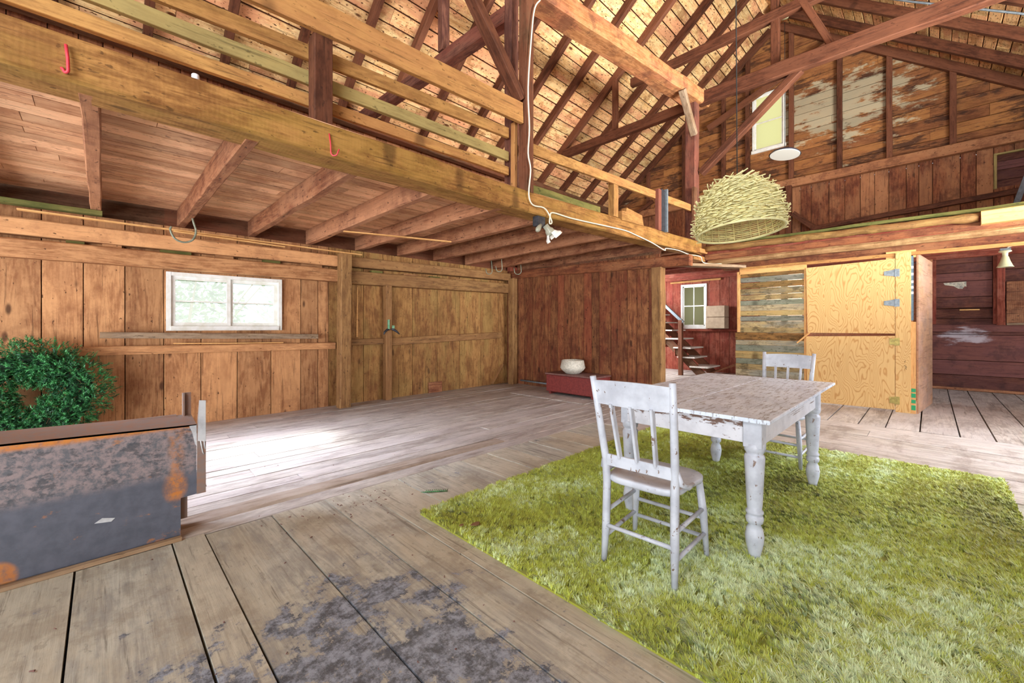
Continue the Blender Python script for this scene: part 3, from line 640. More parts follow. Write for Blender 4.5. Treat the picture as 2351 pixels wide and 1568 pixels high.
def window_x(name, x, y0, y1, z0, z1, pane, cols):
    w = bpy.data.objects.new(name, None); COL.objects.link(w); w.location = (x, y0, z0); struct(w)
    W_, H_ = y1 - y0, z1 - z0; m = M['window_paint']; f = .05; mb = MB()
    for a, b in (((-.03, 0, 0), (.08, f, H_)), ((-.03, W_ - f, 0), (.08, W_, H_)), ((-.027, f, H_ - f), (.077, W_ - f, H_)), ((-.05, -.02, -.03), (.077, W_ + .02, f))): mb.box(a, b)
    mb.build('window_frame', m, w); mb = MB(); s = .035
    mb.box((.0, f, f), (.03, f + s, H_ - f)); mb.box((.0, W_ - f - s, f), (.03, W_ - f, H_ - f)); mb.box((0, f, H_ - f - s), (.03, W_ - f, H_ - f)); mb.box((0, f, f), (.03, W_ - f, f + s))
    mb.box((-.005, f, H_ / 2 - .015), (.03, W_ - f, H_ / 2 + .015))
    if cols == 2: mb.box((0, W_ / 2 - .012, f), (.03, W_ / 2 + .012, H_ - f))
    sh = mb.build('sash', m, w); g = MB(); g.box((.012, f, f), (.016, W_ - f, H_ - f)); g.build('pane', pane, sh)
window_x('window_2', 12.0, 2.51, 3.24, 5.74, 7.2, M['pane_gable'], 1)
window_x('window_3', 12.0, 4.38, 5.1, 1.22, 2.46, M['pane_stair'], 2)

# shrubbery outside the left window
def shrub(x, y, r, h, nl):
    root = thing('garden_shrub', '', 'shrub', (x, y, 0)); mb = MB()
    for i in range(nl):
        t = random.random(); a = random.uniform(0, 6.283); rr = r * math.sqrt(random.random()) * (1 - .4 * t)
        c = Vector((rr * math.cos(a), rr * math.sin(a), .2 + h * t)); s = random.uniform(.04, .1)
        u = Vector((random.gauss(0, 1), random.gauss(0, 1), random.gauss(0, .6))).normalized(); v = u.orthogonal().normalized()
        mb.add([c - u * s, c + v * s * .45, c + u * s, c - v * s * .45], [(0, 1, 2, 3)])
    mb.build('foliage', M['leaf'], root); mb = MB()
    for i in range(14):
        a = random.uniform(0, 6.283); b = random.uniform(.2, .9)
        mb.tube([(0, 0, 0), (r * .4 * math.cos(a), r * .4 * math.sin(a), h * b * .5), (r * math.cos(a), r * math.sin(a), h * b)], .03, 6, r1=.008)
    mb.build('branches', M['branch'], root); return root
for (x, y, r, h, nm) in ((1.0, 9.5, 1.3, 2.6, 'nearest to the glass'), (4.2, 11.6, 1.9, 3.4, 'behind to the right'), (-1.6, 13.2, 1.9, 3.6, 'behind to the left')):
    o = shrub(x, y, r, h, 2600); o['label'] = 'pale green shrub outside the white window, ' + nm; o['group'] = 'shrubs outside the left window'
mb = MB(); mb.box((-14, 6.9, -.2), (20, 30, -.12)); gr = mb.build('garden_ground', plain('pale_grass', 'A8B48C', .9, 0, 'C8CCA8', 3)); tag(gr, 'grassy ground outside behind the left wall', 'ground'); gr['kind'] = 'structure'

# ---------------------------------------------------------------- stair room
sroot = thing('staircase', 'open wooden stairs with newel post rising left past the small window', 'stairs', (0, 0, 0))
steps = [(10.6, 3.7, 4.3, .25), (10.6, 3.98, 4.62, .48), (10.6, 4.16, 4.72, .72), (10.6, 4.42, 4.98, .95), (10.6, 4.62, 5.2, 1.17), (10.6, 4.84, 5.42, 1.38), (10.6, 5.06, 5.64, 1.6), (10.6, 5.3, 5.85, 1.82), (10.6, 5.5, 6.1, 2.04)]
for (x, a, b, z) in steps:
    mb = MB(); mb.box((x, b - .45, z - .035), (x + .85, b, z)); mb.build('tread', M['tread'], sroot)
    if z > .5: MB().box((x + .04, b - .03, z - .24), (x + .8, b - .01, z - .04)).build('riser', M['red_plank'], sroot)
for x in (10.68, 11.4): MB().board((x, 4.0, .02), (x, 6.05, 2.0), .05, .2, (0, 0, 1)).build('stringer', M['dark_post'], sroot)
MB().board((10.6, 4.52, 0), (10.6, 4.52, 1.42), .1, .1, (0, 1, 0)).build('newel_post', M['dark_post'], sroot)
MB().board((10.58, 4.45, 1.36), (10.58, 5.9, 2.72), .05, .07).build('handrail', M['galv'], sroot)
for i, z in enumerate((1.2, 1.51)):
    c = MB(); c.box((11.62, 3.8, z), (11.95, 4.27, z + .3)); tag(c.build('cardboard_box', M['cardboard']), ('upper' if i else 'lower') + ' of two stacked cardboard boxes beside the stair room window', 'box', 'boxes by the stair window')
timber('stair_shelf', 'narrow red ledge across the far wall under the stair room window', 'rail', (11.95, 2.2, 1.155), (11.95, 6.6, 1.155), .1, .06, 'red_plank')
timber('window_lintel', 'pale board right above the stair room window', 'board', (11.96, 4.0, 2.55), (11.96, 5.4, 2.53), .04, .05, 'rail')
timber('stair_plank', 'loose plank leaning at the foot of the red stair room wall', 'plank', (11.6, 3.2, .4), (11.2, 4.0, .05), .1, .03, 'joist')

# ---------------------------------------------------------------- plywood box with dutch door and pallet wall
pw = thing('pallet_partition', 'partition of weathered pallet slats with light gaps, left of the plywood door', 'partition', (8.3, 1.46, 0))
z = .03; k = 0
while z < 2.2:
    w = random.choice((.085, .095, .11, .13)); low = z < 1.12
    mb = MB(); mb.board((0, 0.0, z + w / 2), (0, (1.06 if low else .98) + random.uniform(-.01, .01), z + w / 2), .02, w, (0, 0, 1), .002)
    mb.build('slat', M[random.choice(('pallet', 'pallet', 'pallet_grey', 'pallet_brown', 'rail_dull'))], pw); z += w + (.003 if low else random.choice((.003, .008, .011)))
for y in (.3, .62): MB().box((.02, y - .045, 0), (.06, y + .045, 2.24)).build('stud', M['pallet'], pw)
MB().box((-.02, .0, 2.2), (.02, .99, 2.28)).build('top_board', M['new_pine'], pw)
MB().box((-.02, .98, 1.15), (.04, 1.03, 2.25)).build('edge_stud', M['new_pine'], pw); MB().box((-.012, -.02, 0), (.03, .012, 2.3)).build('frame_edge', M['new_pine'], pw)
dr = thing('dutch_door', 'pale swirly grained plywood door in two leaves', 'door', (8.27, .36, 0))
def leaf(z0, z1a, z1b, hin, mt):
    mb = MB(); mb.prism([(0, z0), (1.06, z0 + (0 if z0 > .5 else -.01)), (1.08, z1a), (0, z1b)], 0, 0, .02); lf = mb.build('upper_leaf' if z0 > .5 else 'lower_leaf', M['ply'], dr)
    for zz in hin:
        h = MB(); h.box((-.008, -.05, zz - .055), (-.001, -.005, zz + .055)); h.box((-.012, -.012, zz - .06), (-.004, .003, zz + .06))
        if mt == 'galv': h.prism([(.0, zz - .05), (.12, zz - .03), (.12, zz + .03), (.0, zz + .05)], 0, -.007, -.001)
        else: h.box((-.006, 0, zz - .045), (-.001, .06, zz + .045))
        h.build('hinge', M[mt], lf)
    return lf
leaf(1.15, 2.22, 2.25, (1.6, 2.04), 'galv'); l2 = leaf(.03, 1.09, 1.115, (.17, 1.03), 'brass')
MB().board((-.02, 1.2, .98), (-.02, 1.03, 1.15), .02, .05, (1, 0, 0)).build('turn_latch', M['new_pine'], l2)
fr = thing('plywood_closet', 'plywood closet around the dutch door, with taped right corner', 'closet', (8.3, 0, 0))
MB().box((-.03, .19, 0), (.0, .355, 2.33)).build('face_board', M['ply'], fr)
MB().box((-.02, .14, 0), (.05, .19, 1.32)).build('corner_stud', M['new_pine'], fr); MB().box((0., .17, 1.32), (.05, .2, 2.3)).build('corner_stud', M['panel_ply'], fr)
m = MB(); m.board((.02, .125, 1.15), (1.33, -.02, 1.15), .02, 2.3, (0, 0, 1), .001); m.build('side_panel', M['panel_ply'], fr)
MB().box((1.33, -.03, 0), (1.38, .03, 2.35)).build('rear_stud', M['joist'], fr)
MB().box((0.0, .14, 2.25), (.04, .46, 2.36)).build('head_board', M['new_pine'], fr)
t = MB()
for (a, b) in ((.05, .12), (.15, .2), (.23, .29), (.31, .36)): t.box((-.024, .142, a), (-.0205, .188, b))
t.build('green_tape', M['tape_green'], fr)
t = MB(); t.box((-.006, .165, 1.34), (.0, .19, 2.27)); t.build('tape_strip', M['tape_blue'], fr)
t = MB()
for z in (1.72, 1.8, 1.88, 1.99, 2.09): t.box((-.0085, .165, z), (-.0065, .19, z + .035))
t.build('tape_marks', M['tape_white'], fr)
t = MB(); c = [(-.033, .25 + dy, z) for dy, z in ((0, .76), (.005, .73))]; t.tube(c, .0025, 5)
t.tube([(-.033, .262, .69), (-.033, .245, .68), (-.033, .235, .66), (-.033, .25, .655), (-.033, .238, .63)], .0025, 5); t.build('pencil_mark', M['dust'], fr)
MB().prism([(1.75, 0), (2.45, 0), (2.45, 2.3), (1.75, 2.3)], 0, 1.4, 1.42).build('gap_panel', M['cardboard'], fr); MB().prism([(.05, 0), (1.74, 0), (1.74, 2.3), (.05, 2.3)], 0, 1.4, 1.42).build('gap_panel', M['dark_post'], fr)  # added panels: pale one brightens the slat gaps, dark one darkens the door gap
# far right bay
rt = thing('shuttered_panel', 'dark boarded up panel with torn paper on the far right wall', 'panel', (11.97, -.45, 0))
z = 1.62
for w in (.21, .31, .17, .18, .17):
    MB().board((0, -.38, z + w / 2), (0, .38, z + w / 2), .03, w - .012, (0, 0, 1)).build('board', M['dark_red'], rt); z += w
for y in (-.43, .4): MB().box((-.06, y - .04, 1.3), (.0, y + .04, 2.6)).build('frame', M['red_plank'], rt)
MB().prism([(-.05, 2.13), (.26, 2.12), (.24, 2.08), (.12, 2.05), (.06, 2.0), (0, 1.99), (-.03, 2.04), (-.05, 2.03)], 0, -.022, -.017).build('torn_paper', M['paper'], rt)
MB().box((-.06, -.22, 1.565), (-.01, .04, 1.59)).build('pale_batten', M['new_pine'], rt)
timber('bay_post', 'red post right of the boarded up panel', 'post', (11.9, -.93, 1.28), (11.9, -.93, 2.65), .12, .1, 'red_plank', (0, 1, 0))
timber('bay_boarding', 'orange-brown board panel at the far right edge above the ledge', 'panel', (11.93, -2.2, 1.7), (11.93, -1.0, 1.7), .03, .78, 'joist')
timber('bay_ledge', 'pale strip along the bottom of the orange-brown board panel', 'strip', (11.92, -2.2, 1.32), (11.92, -1.0, 1.3), .05, .04, 'grey_timber')
timber('base_strip', 'thin pale strip along the floor of the far right wall', 'strip', (11.95, -3.7, .03), (11.95, .1, .03), .05, .05, 'joist')
mb = MB(); mb.board((12.0, -1.9, 4.5), (12.0, -.86, 4.5), .06, .03); mb.board((12.0, -.87, 3.85), (12.0, -.87, 4.52), .04, .04, (0, 1, 0))
tag(mb.build('opening_trim', M['grey_rail']), 'thin frame around the dark opening high on the right gable', 'frame')
mb = MB()
for z in (3.87, 4.05, 4.25, 4.4): mb.board((12.2, -1.9, z + .08), (12.2, -.8, z + .08), .02, .16)
mb.box((12.24, -2.1, 3.6), (12.28, -.7, 4.7))
tag(mb.build('opening_boards', M['dark_red']), 'dark boards closing the opening high on the right gable', 'boards')
ld = thing('step_ladder', 'dark blue-black ladder standing on the right loft at the frame edge', 'ladder', (9.9, -.83, 2.76))
MB().board((0, 0, 0), (.0, -.5, 1.9), .03, .07).build('rail', M['black'], ld); MB().board((.0, -.95, 0), (.0, -.6, 1.9), .03, .07).build('rail', M['black'], ld)
for i in range(4): MB().box((-.03, -.85 + .02 * i, .3 + .35 * i), (.05, -.09 - .1 * i, .33 + .35 * i)).build('rung', M['black'], ld)

# ---------------------------------------------------------------- lamps and cables
pl = thing('pendant_lamp', 'large woven stick dome lampshade hanging on a black cord over the table', 'lamp', (3.56, 1.07, 2.2)); TILT = (Matrix.Rotation(R(-3), 3, (.704, .71, 0)) @ Matrix.Rotation(R(-5), 3, (.71, -.704, 0))).to_euler()
def prof(t):  # t 0 rim .. 1 crown
    u = 1 - (1 - t) ** 1.35
    return .308 * math.sqrt(max(.004, 1 - u ** 2.5)), -.2 + .42 * u
mb = MB(); rows = 36
for r_ in range(rows):
    t0 = r_ / rows; rr, z = prof(t0); cnt = max(6, int(2 * math.pi * rr / .05))
    for k in range(cnt):
        a = 2 * math.pi * (k + .5 * (r_ % 2) + random.uniform(-.2, .2)) / cnt; da = .031 / max(rr, .04)
        o1 = random.uniform(.006, .014) + (random.uniform(.012, .04) if random.random() < .35 else 0)
        sg_ = 1 if random.random() < .75 else -1
        p0 = Vector(((rr - .004) * math.cos(a - sg_ * da), (rr - .004) * math.sin(a - sg_ * da), z)); p1 = Vector(((rr + o1) * math.cos(a + sg_ * da), (rr + o1) * math.sin(a + sg_ * da), z + random.uniform(-.005, .007) + t0 * o1 * .8))
        mb.tube([p0, (p0 + p1) / 2 + Vector((math.cos(a), math.sin(a), 0)) * .007, p1], random.uniform(.0032, .0052), 5)
mb.build('woven_sticks', M['stick'], pl).rotation_euler = TILT
mb = MB()
for r_ in range(rows * 1):
    t0 = r_ / rows; rr, z = prof(t0); rr = max(.02, rr - .006); m = 60
    mb.tube([((rr + .002 * (-1) ** k) * math.cos(2 * math.pi * k / m), (rr + .002 * (-1) ** k) * math.sin(2 * math.pi * k / m), z) for k in range(m)], .0048, 5, closed=True)
mb.build('woven_lining', M['stick_in'], pl).rotation_euler = TILT
mb = MB()
for k in range(30):
    a = 2 * math.pi * k / 30; mb.tube([((prof(i / 12)[0] - .012) * math.cos(a), (prof(i / 12)[0] - .012) * math.sin(a), prof(i / 12)[1]) for i in range(13)], .0032, 5)
mb.build('ribs', M['stick_in'], pl).rotation_euler = TILT
mb = MB(); rr, z = prof(0); mb.tube([(rr * math.cos(2 * math.pi * k / 60), rr * math.sin(2 * math.pi * k / 60), z - .006) for k in range(60)], .009, 6, closed=True); mb.build('rim', M['stick'], pl).rotation_euler = TILT
mb = MB(); mb.tube([(0, 0, .2), (-.01, .01, 2.5), (-.02, .03, 4.5)], .004, 6); mb.build('cord', M['black_cord'], pl)
MB().lathe([(0, 0), (.03, 0), (.03, -.08), (0, -.08)], (0, 0, .2), 12).build('lampholder', M['black'], pl)

dl = thing('dish_lamp', 'round black enamel dish lamp hanging in front of the gable window', 'lamp', (9.5, 2.0, 4.62))
MB().lathe([(0, .12), (.04, .12), (.05, .1), (.12, .09), (.22, .05), (.27, 0), (.262, 0), (.2, .03), (0, .06)], n=32).build('shade', M['dish'], dl).rotation_euler = (R(6), R(6), 0)
MB().prism([(.25 * math.cos(k * math.pi / 20), .25 * math.sin(k * math.pi / 20)) for k in range(40)], 2, -.012, .004).build('diffuser', M['diffuser'], dl).rotation_euler = (R(6), R(6), 0)
MB().tube([(0, 0, .1), (.0, .0, 2.6)], .005, 6).build('stem', M['black'], dl)
mb = MB(); mb.lathe([(0, 0), (.07, 0), (.07, .06), (.03, .1), (0, .1)], (9.4, 1.98, 7.24), 14); tag(mb.build('ceiling_socket', M['porcelain']), 'small white porcelain socket high beside the upright strut', 'socket')
mb = MB(); mb.tube([(9.4, 1.95, 7.3), (9.2, 1.7, 7.4), (9.0, 1.2, 7.55), (8.9, .8, 7.5)], .012, 6); tag(mb.build('socket_cable', M['cable']), 'thin pale cable leading from the high porcelain socket', 'cable')
mb = MB(); mb.tube([(9.3, 1.2, 7.25), (9.3, .2, 6.5), (9.3, -.9, 5.72), (9.3, -2, 4.85)], .016, 6); tag(mb.build('conduit', M['galv']), 'thin grey conduit running along the right roof slope', 'conduit')

ct = [(3.45, 3.04, 4.87), (3.36, 3.04, 4.73), (3.31, 3.04, 4.42), (3.26, 3.045, 3.83), (3.28, 3.045, 3.4), (3.26, 3.045, 3.12), (3.3, 3.045, 2.95), (3.27, 3.045, 2.68), (3.34, 3.05, 2.58), (3.52, 3.05, 2.585), (3.61, 3.05, 2.53), (3.64, 3.03, 2.44), (3.6, 3.03, 2.42), (3.62, 3.04, 2.5), (3.68, 3.05, 2.56), (4.0, 3.05, 2.56), (4.36, 3.05, 2.575), (4.81, 3.055, 2.6), (5.3, 3.055, 2.62), (5.64, 3.055, 2.6), (6.12, 3.055, 2.56), (6.54, 3.055, 2.5), (6.6, 3.06, 2.54), (7.08, 3.06, 2.57), (7.5, 3.05, 2.55), (7.9, 3.0, 2.55), (7.98, 2.98, 2.45), (8.2, 2.85, 2.43), (8.3, 2.7, 2.44)]
def smooth_path(p, n=4):
    out = []
    P_ = [Vector(x) for x in p]
    for i in range(len(P_) - 1):
        a = P_[max(0, i - 1)]; b = P_[i]; c = P_[i + 1]; d = P_[min(len(P_) - 1, i + 2)]
        for k in range(n):
            t = k / n; out.append(.5 * ((2 * b) + (c - a) * t + (2 * a - 5 * b + 4 * c - d) * t * t + (3 * b - a - 3 * c + d) * t ** 3))
    return out + [P_[-1]]
mb = MB(); mb.tube(smooth_path(ct), .0085, 6); tag(mb.build('electric_cable', M['cable']), 'white electric cable stapled down the tall post and along the loft beam', 'cable')
fx = thing('broken_spotlights', 'broken double lamp fixture under the main loft beam', 'lamp', (3.55, 3.07, 2.44))
MB().box((-.1, .0, -.06), (.02, .08, .05)).build('socket_box', M['black'], fx)
MB().lathe([(0, 0), (.02, 0), (.026, .05), (.03, .09), (.02, .12), (0, .125)], (-.06, 0, -.05), 12, axis=(-.7, -.2, -.7)).build('bulb', M['bulb'], fx)
MB().lathe([(0, 0), (.035, 0), (.035, .05), (.05, .07), (.06, .12), (.04, .13), (0, .13)], (.02, 0, -.04), 14, axis=(.55, -.3, -.75)).build('lamp_holder', M['bulb'], fx)
sh = MB(); q = Vector((.55, -.3, -.75)).to_track_quat('Z', 'Y')
for k in range(18):
    if k % 6 in (4, 5): continue
    a0, a1 = 2 * math.pi * k / 18, 2 * math.pi * (k + 1) / 18; vs = []
    for r_, z_ in ((.045, .09), (.075, .13), (.1, .15), (.105, .175)):
        for a in (a0, a1): vs.append(Vector((.02, 0, -.04)) + q @ Vector((r_ * math.cos(a), r_ * math.sin(a), z_)))
    vs += [v + (q @ Vector((0, 0, .006))) for v in vs]
    fs = []
    for i in range(3): fs += [(i * 2, i * 2 + 1, i * 2 + 3, i * 2 + 2), (8 + i * 2, 8 + i * 2 + 2, 8 + i * 2 + 3, 8 + i * 2 + 1)]
    fs += [(0, 8, 9, 1), (6, 7, 15, 14)]; sh.add(vs, fs)
sh.build('glass_shade', M['glass_shade'], fx)
rl = thing('porcelain_lamp', 'small cream lamp with cone shade hanging under the right loft', 'lamp', (9.2, -.76, 2.34))
MB().lathe([(0, 0), (.06, 0), (.065, -.015), (.03, -.03), (.028, -.08), (.035, -.09), (.05, -.15), (.075, -.22), (.085, -.235), (.07, -.23), (.04, -.15), (0, -.1)], n=24).build('shade', M['porcelain'], rl)
MB().tube([(0, 0, 0), (.0, -.03, .05), (.0, -.2, .1), (0, -.9, .18)], .008, 6).build('cable', M['cable'], rl)
MB().box((-.05, -.05, .0), (.05, .05, .03)).build('socket', M['galv'], rl)
timber('lamp_batten', 'short batten under the right loft holding the porcelain lamp', 'batten', (9.2, -.3, 2.44), (9.2, -1.6, 2.5), .12, .14, 'red_plank')

# ---------------------------------------------------------------- hooks and small iron
def hook(name, label, loc, h, r, mat, dirx=-1, th=.008, group=None):
    pts = [(0, 0, 0), (.01, 0, -h * .5), (.012, 0, -h + r)] + [(.012 + dirx * r * (1 - math.cos(a)), 0, -h + r - r * math.sin(a)) for a in [math.pi * i / 8 for i in range(1, 9)]]
    pts.append((pts[-1][0] + dirx * .01, 0, pts[-1][2] + r * .9))
    mb = MB(); mb.tube(pts, th, 6); o = mb.build(name, M[mat]); o.location = loc; o.rotation_euler = (0, 0, R(-45)); return tag(o, label, 'hook', group)
hook('iron_hook', 'bent grey iron hook hanging highest, right of the others near the corner', (6.03, 5.84, 2.51), .2, .07, 'hook')
hook('iron_hook', 'grey iron hook hanging left of the other corner hooks', (5.27, 5.88, 2.51), .26, .055, 'hook')
hook('iron_hook', 'pale iron hook hanging between the two other corner hooks', (5.27, 5.6, 2.51), .24, .055, 'hook')
hook('red_hook', 'thin red bent hook on the loft beam below the guard stud', (1.17, 3.065, 2.65), .16, .025, 'red_hook', 1, .005)
hook('red_hook', 'thick red painted hook on the loft beam at the upper left', (-.13, 3.06, 2.67), .14, .012, 'red_hook', -1, .007)
mb = MB(); sp = [(.73, 6.0, 2.55), (.75, 5.98, 2.45), (.77, 5.97, 2.35), (.74, 5.97, 2.25), (.66, 5.97, 2.21), (.58, 5.97, 2.24), (.54, 5.97, 2.33), (.55, 5.97, 2.37)]
mb.tube(smooth_path(sp), .011, 6); tag(mb.build('iron_ring', M['hook']), 'open iron ring strap hanging from the second joist over the window', 'ring')
dh = thing('door_shears', 'black double pronged iron with green handles on the slim door post', 'tool', (3.46, 6.48, 1.2))
MB().box((-.02, -.02, 0), (.012, -.005, .17)).build('green_strap', M['green_paint'], dh)
MB().tube([(0, -.02, .0), (-.04, -.03, 0), (-.09, -.04, -.04), (-.11, -.05, -.08)], [.012, .02, .02, .008], 8).build('prong', M['black'], dh)
MB().tube([(0.04, -.02, .01), (.08, -.03, 0), (.13, -.04, -.03), (.18, -.05, -.08)], [.012, .022, .02, .008], 8).build('prong', M['black'], dh)
MB().box((.06, -.025, .0), (.1, -.01, .07)).build('green_tab', M['green_paint'], dh)
mb = MB(); mb.box((4.36, 6.62, .0), (4.66, 6.648, .2)); tag(mb.build('wall_plate_cover', M['joist']), 'small dark square board low on the wide plank door', 'board')
mb = MB(); mb.board((5.95, 6.62, .02), (6.25, 6.62, .42), .02, .09, (0, 1, 0)); tag(mb.build('door_stub', M['post']), 'diagonal batten low on the plank door near the corner', 'batten')
mb = MB(); mb.tube([(6.4, 6.2, .1), (6.4, 5.1, .09)], .018, 8); tag(mb.build('floor_pipe', M['galv']), 'thin pipe along the bottom of the partition left of the red chest', 'pipe')
mb = MB(); mb.board((5.6, 5.55, .005), (5.65, 3.9, .005), .3, .008, (0, 0, 1)); tag(mb.build('floor_patch', M['floor_far']), 'flat board lying on the floor in front of the red chest', 'board')
for (p0, p1, w, lb) in (((-.6, 6.35, 2.41), (2.9, 6.3, 2.38), .03, 'long thin pine strip lying across the wall timbers over the window'), ((.6, 6.3, 2.375), (1.8, 6.3, 2.36), .025, 'short pale strip just below the long pine strip'), ((2.2, 5.3, 2.475), (3.6, 4.9, 2.48), .03, 'pale lath nailed under the loft joists')):
    timber('pine_strip', lb, 'strip', p0, p1, w + .02, w * .5, 'new_pine')
timber('old_lath', 'greenish old lath bundle at the upper left above the wall timbers', 'lath', (-3.6, 6.3, 2.49), (.0, 6.32, 2.47), .12, .05, 'moss_board')

mb = MB(); mb.lathe([(0, 0), (.016, 0), (.02, .01), (.02, .035), (.016, .04), (.014, .01), (0, .005)], (.4, 3.12, 2.733), 14); tag(mb.build('enamel_cup', M['tape_white']), 'tiny white cup standing on the main loft beam at the upper left', 'cup')
mb = MB(); mb.prism([(2.97, 1.08), (3.0, 1.08), (2.995, 1.9), (2.985, 1.9)], 1, 6.638, 6.648); tag(mb.build('bark_sliver', M['new_pine']), 'pale split sliver on the narrow plank door', 'sliver')
# ---------------------------------------------------------------- red chest and bowl
tr = thing('red_chest', 'low red painted wooden chest against the plank partition', 'chest', (6.17, 4.55, 0))
def ch():
    m = MB(); m.box((-.24, -.56, .045), (.24, .52, .36)); return m
ch().build('body', M['trunk'], tr, .004); MB().box((-.26, -.57, .362), (.25, .54, .39)).build('lid', M['trunk_lid'], tr, .004)
for y in (-.5, .44): MB().box((-.2, y, 0), (.2, y + .05, .045)).build('foot', M['trunk'], tr)
bw = MB(); bw.lathe([(0, 0), (.1, 0), (.13, .01), (.2, .07), (.228, .11), (.225, .125), (.215, .17), (.2, .245), (.19, .252), (.18, .245), (.2, .15), (.205, .11), (.1, .03), (0, .025)], n=40)
o = bw.build('stoneware_bowl', M['ceramic']); o.location = (6.12, 4.6, .39); tag(o, 'large speckled stoneware bowl with angled belly on the red chest', 'bowl')

# ---------------------------------------------------------------- steel hopper at the left
sp = thing('steel_bin', 'heavy rusty dark steel bin with upright fins, at the left edge', 'bin', (0, 3.12, 0))
m = MB(); m.prism([(-1.2, .0), (-.36, .0), (-.3, .0), (.33, .0), (.33, .235), (.405, .24), (.405, .66), (-1.2, .72)], 1, 0, .012); m.build('front_plate', M['rust'], sp)
m = MB(); m.add([(-1.2, 0, .72), (.405, 0, .66), (.405, .22, .69), (-1.2, .22, .745), (-1.2, .0, .71), (.405, .0, .65), (.405, .22, .68), (-1.2, .22, .735)], [(0, 1, 2, 3), (7, 6, 5, 4), (0, 4, 5, 1), (1, 5, 6, 2), (2, 6, 7, 3), (3, 7, 4, 0)]); m.build('top_ledge', M['plate_edge'], sp)
m = MB(); m.box((-1.2, .2, .1), (.33, .215, .7)); m.box((.31, .012, .0), (.33, .2, .24)); m.build('rear_plate', M['plate_edge'], sp)
m = MB(); m.box((.33, .03, .1), (.365, .07, .24)); m.build('stub', M['plate_edge'], sp)
m = MB(); m.prism([(.405, .24), (.45, .24), (.45, .8), (.418, .805), (.41, .7)], 1, -.008, .006); m.build('right_fin', M['plate_edge'], sp)
m = MB(); m.prism([(.41, .56), (.449, .55), (.449, .8), (.418, .804), (.412, .7)], 1, -.0105, -.0075); m.tube([(.424, -.009, .56), (.428, -.009, .53), (.434, -.009, .49), (.44, -.009, .475)], .0035, 5); m.tube([(.441, -.009, .56), (.443, -.009, .53), (.447, -.009, .505)], .003, 5); m.build('bare_highlight', M['bare_steel'], sp)  # pale bare steel, paints a bright highlight on the fin
m = MB(); m.box((.37, .215, .66), (.405, .225, .83)); m.box((.36, .19, .66), (.37, .225, .83)); m.build('rear_fin', M['plate_edge'], sp)
m = MB(); m.prism([(.385, .61), (.398, .54), (.4045, .53), (.4045, .655), (.37, .655)], 1, -.0015, .001); m.build('bare_highlight', M['bare_steel'], sp)  # highlight on the plate edge painted as a pale bare patch
m = MB(); m.prism([(.405, .24), (.47, .24), (.455, .3), (.405, .3)], 1, .1, .11); m.build('gusset', M['plate_edge'], sp)
m = MB(); m.prism([(-.03, .205), (0.0, .225), (.05, .21), (.035, .195), (.0, .2)], 1, -.002, -.0005); m.build('scrape_mark', M['bare_steel'], sp)
timber('floor_batten', 'small weathered batten lying along the foot of the steel bin', 'batten', (-1.4, 3.09, .012), (.33, 3.09, .012), .04, .022, 'grey_timber')
timber('leaning_plank', 'pale end of a plank leaning behind the steel bin at the frame edge', 'plank', (-.72, 4.1, 0), (-.66, 4.15, .82), .12, .03, 'post', (0, 1, 0))

# ---------------------------------------------------------------- wreath
wr = thing('evergreen_wreath', 'big bushy green evergreen wreath leaning on the planks at the left', 'wreath', (-.5, 6.36, .56)); wr.rotation_euler = (R(-8), 0, 0); wr.scale = (.93, .93, .93)
nv = []; nf = []; pr_ = []; tw = MB()
rs = random.Random(3)
for i in range(3000):
    a = rs.uniform(0, 6.283); big = .37 + .03 * math.sin(3 * a + 1); th_ = rs.uniform(0, 6.283); mr = .235 * rs.random() ** .4
    rad = Vector((math.cos(a), 0, math.sin(a))); ctr = rad * (big + mr * math.cos(th_)) + Vector((0, -.02 - abs(mr * .7 * math.sin(th_)), 0))
    dirv = (rad * math.cos(th_) * .8 + Vector((0, -1, 0)) * abs(math.sin(th_)) * .6 + Vector((-math.sin(a), 0, math.cos(a))) * rs.uniform(-.4, .7) + Vector((rs.gauss(0, .4), rs.gauss(0, .4), rs.gauss(0, .4)))).normalized()
    L = rs.uniform(.05, .1); base = rs.random() * .8; sd_ = dirv.orthogonal().normalized()
    for k in range(15):
        t = k / 15; p = ctr + dirv * L * t; q_ = Matrix.Rotation(rs.uniform(0, 6.28), 3, dirv) @ sd_; nd = (q_ + dirv * .9).normalized() * rs.uniform(.02, .034); w = dirv.cross(nd).normalized() * .0042
        n0 = len(nv); nv += [p - w, p + w, p + nd]; nf.append((n0, n0 + 1, n0 + 2)); pr_ += [min(1, base + rs.uniform(0, .25))] * 3
mb = MB(); mb.v = [tuple(v) for v in nv]; mb.g = mb.v; mb.p = pr_; mb.f = nf; mb.m = [0] * len(nf); mb.sm = [False] * len(nf)
o = mb.build('foliage', M['needle'], wr); o['kind'] = 'stuff'
mb = MB(); mb.tube([(.36 * math.cos(2 * math.pi * k / 40), .0, .36 * math.sin(2 * math.pi * k / 40)) for k in range(40)], .11, 10, closed=True); mb.build('frame_ring', M['needle_core'], wr)
mb = MB()
for i in range(26):
    a = rs.uniform(0, 6.283); r0 = rs.uniform(.3, .42); c = Vector((r0 * math.cos(a), -.12, r0 * math.sin(a))); b = rs.uniform(0, 6.28)
    mb.tube([c, c + Vector((.04 * math.cos(b), -.03, .04 * math.sin(b))), c + Vector((.08 * math.cos(b + .6), -.03, .08 * math.sin(b + .6)))], .002, 4)
mb.build('twig', M['twig'], wr)

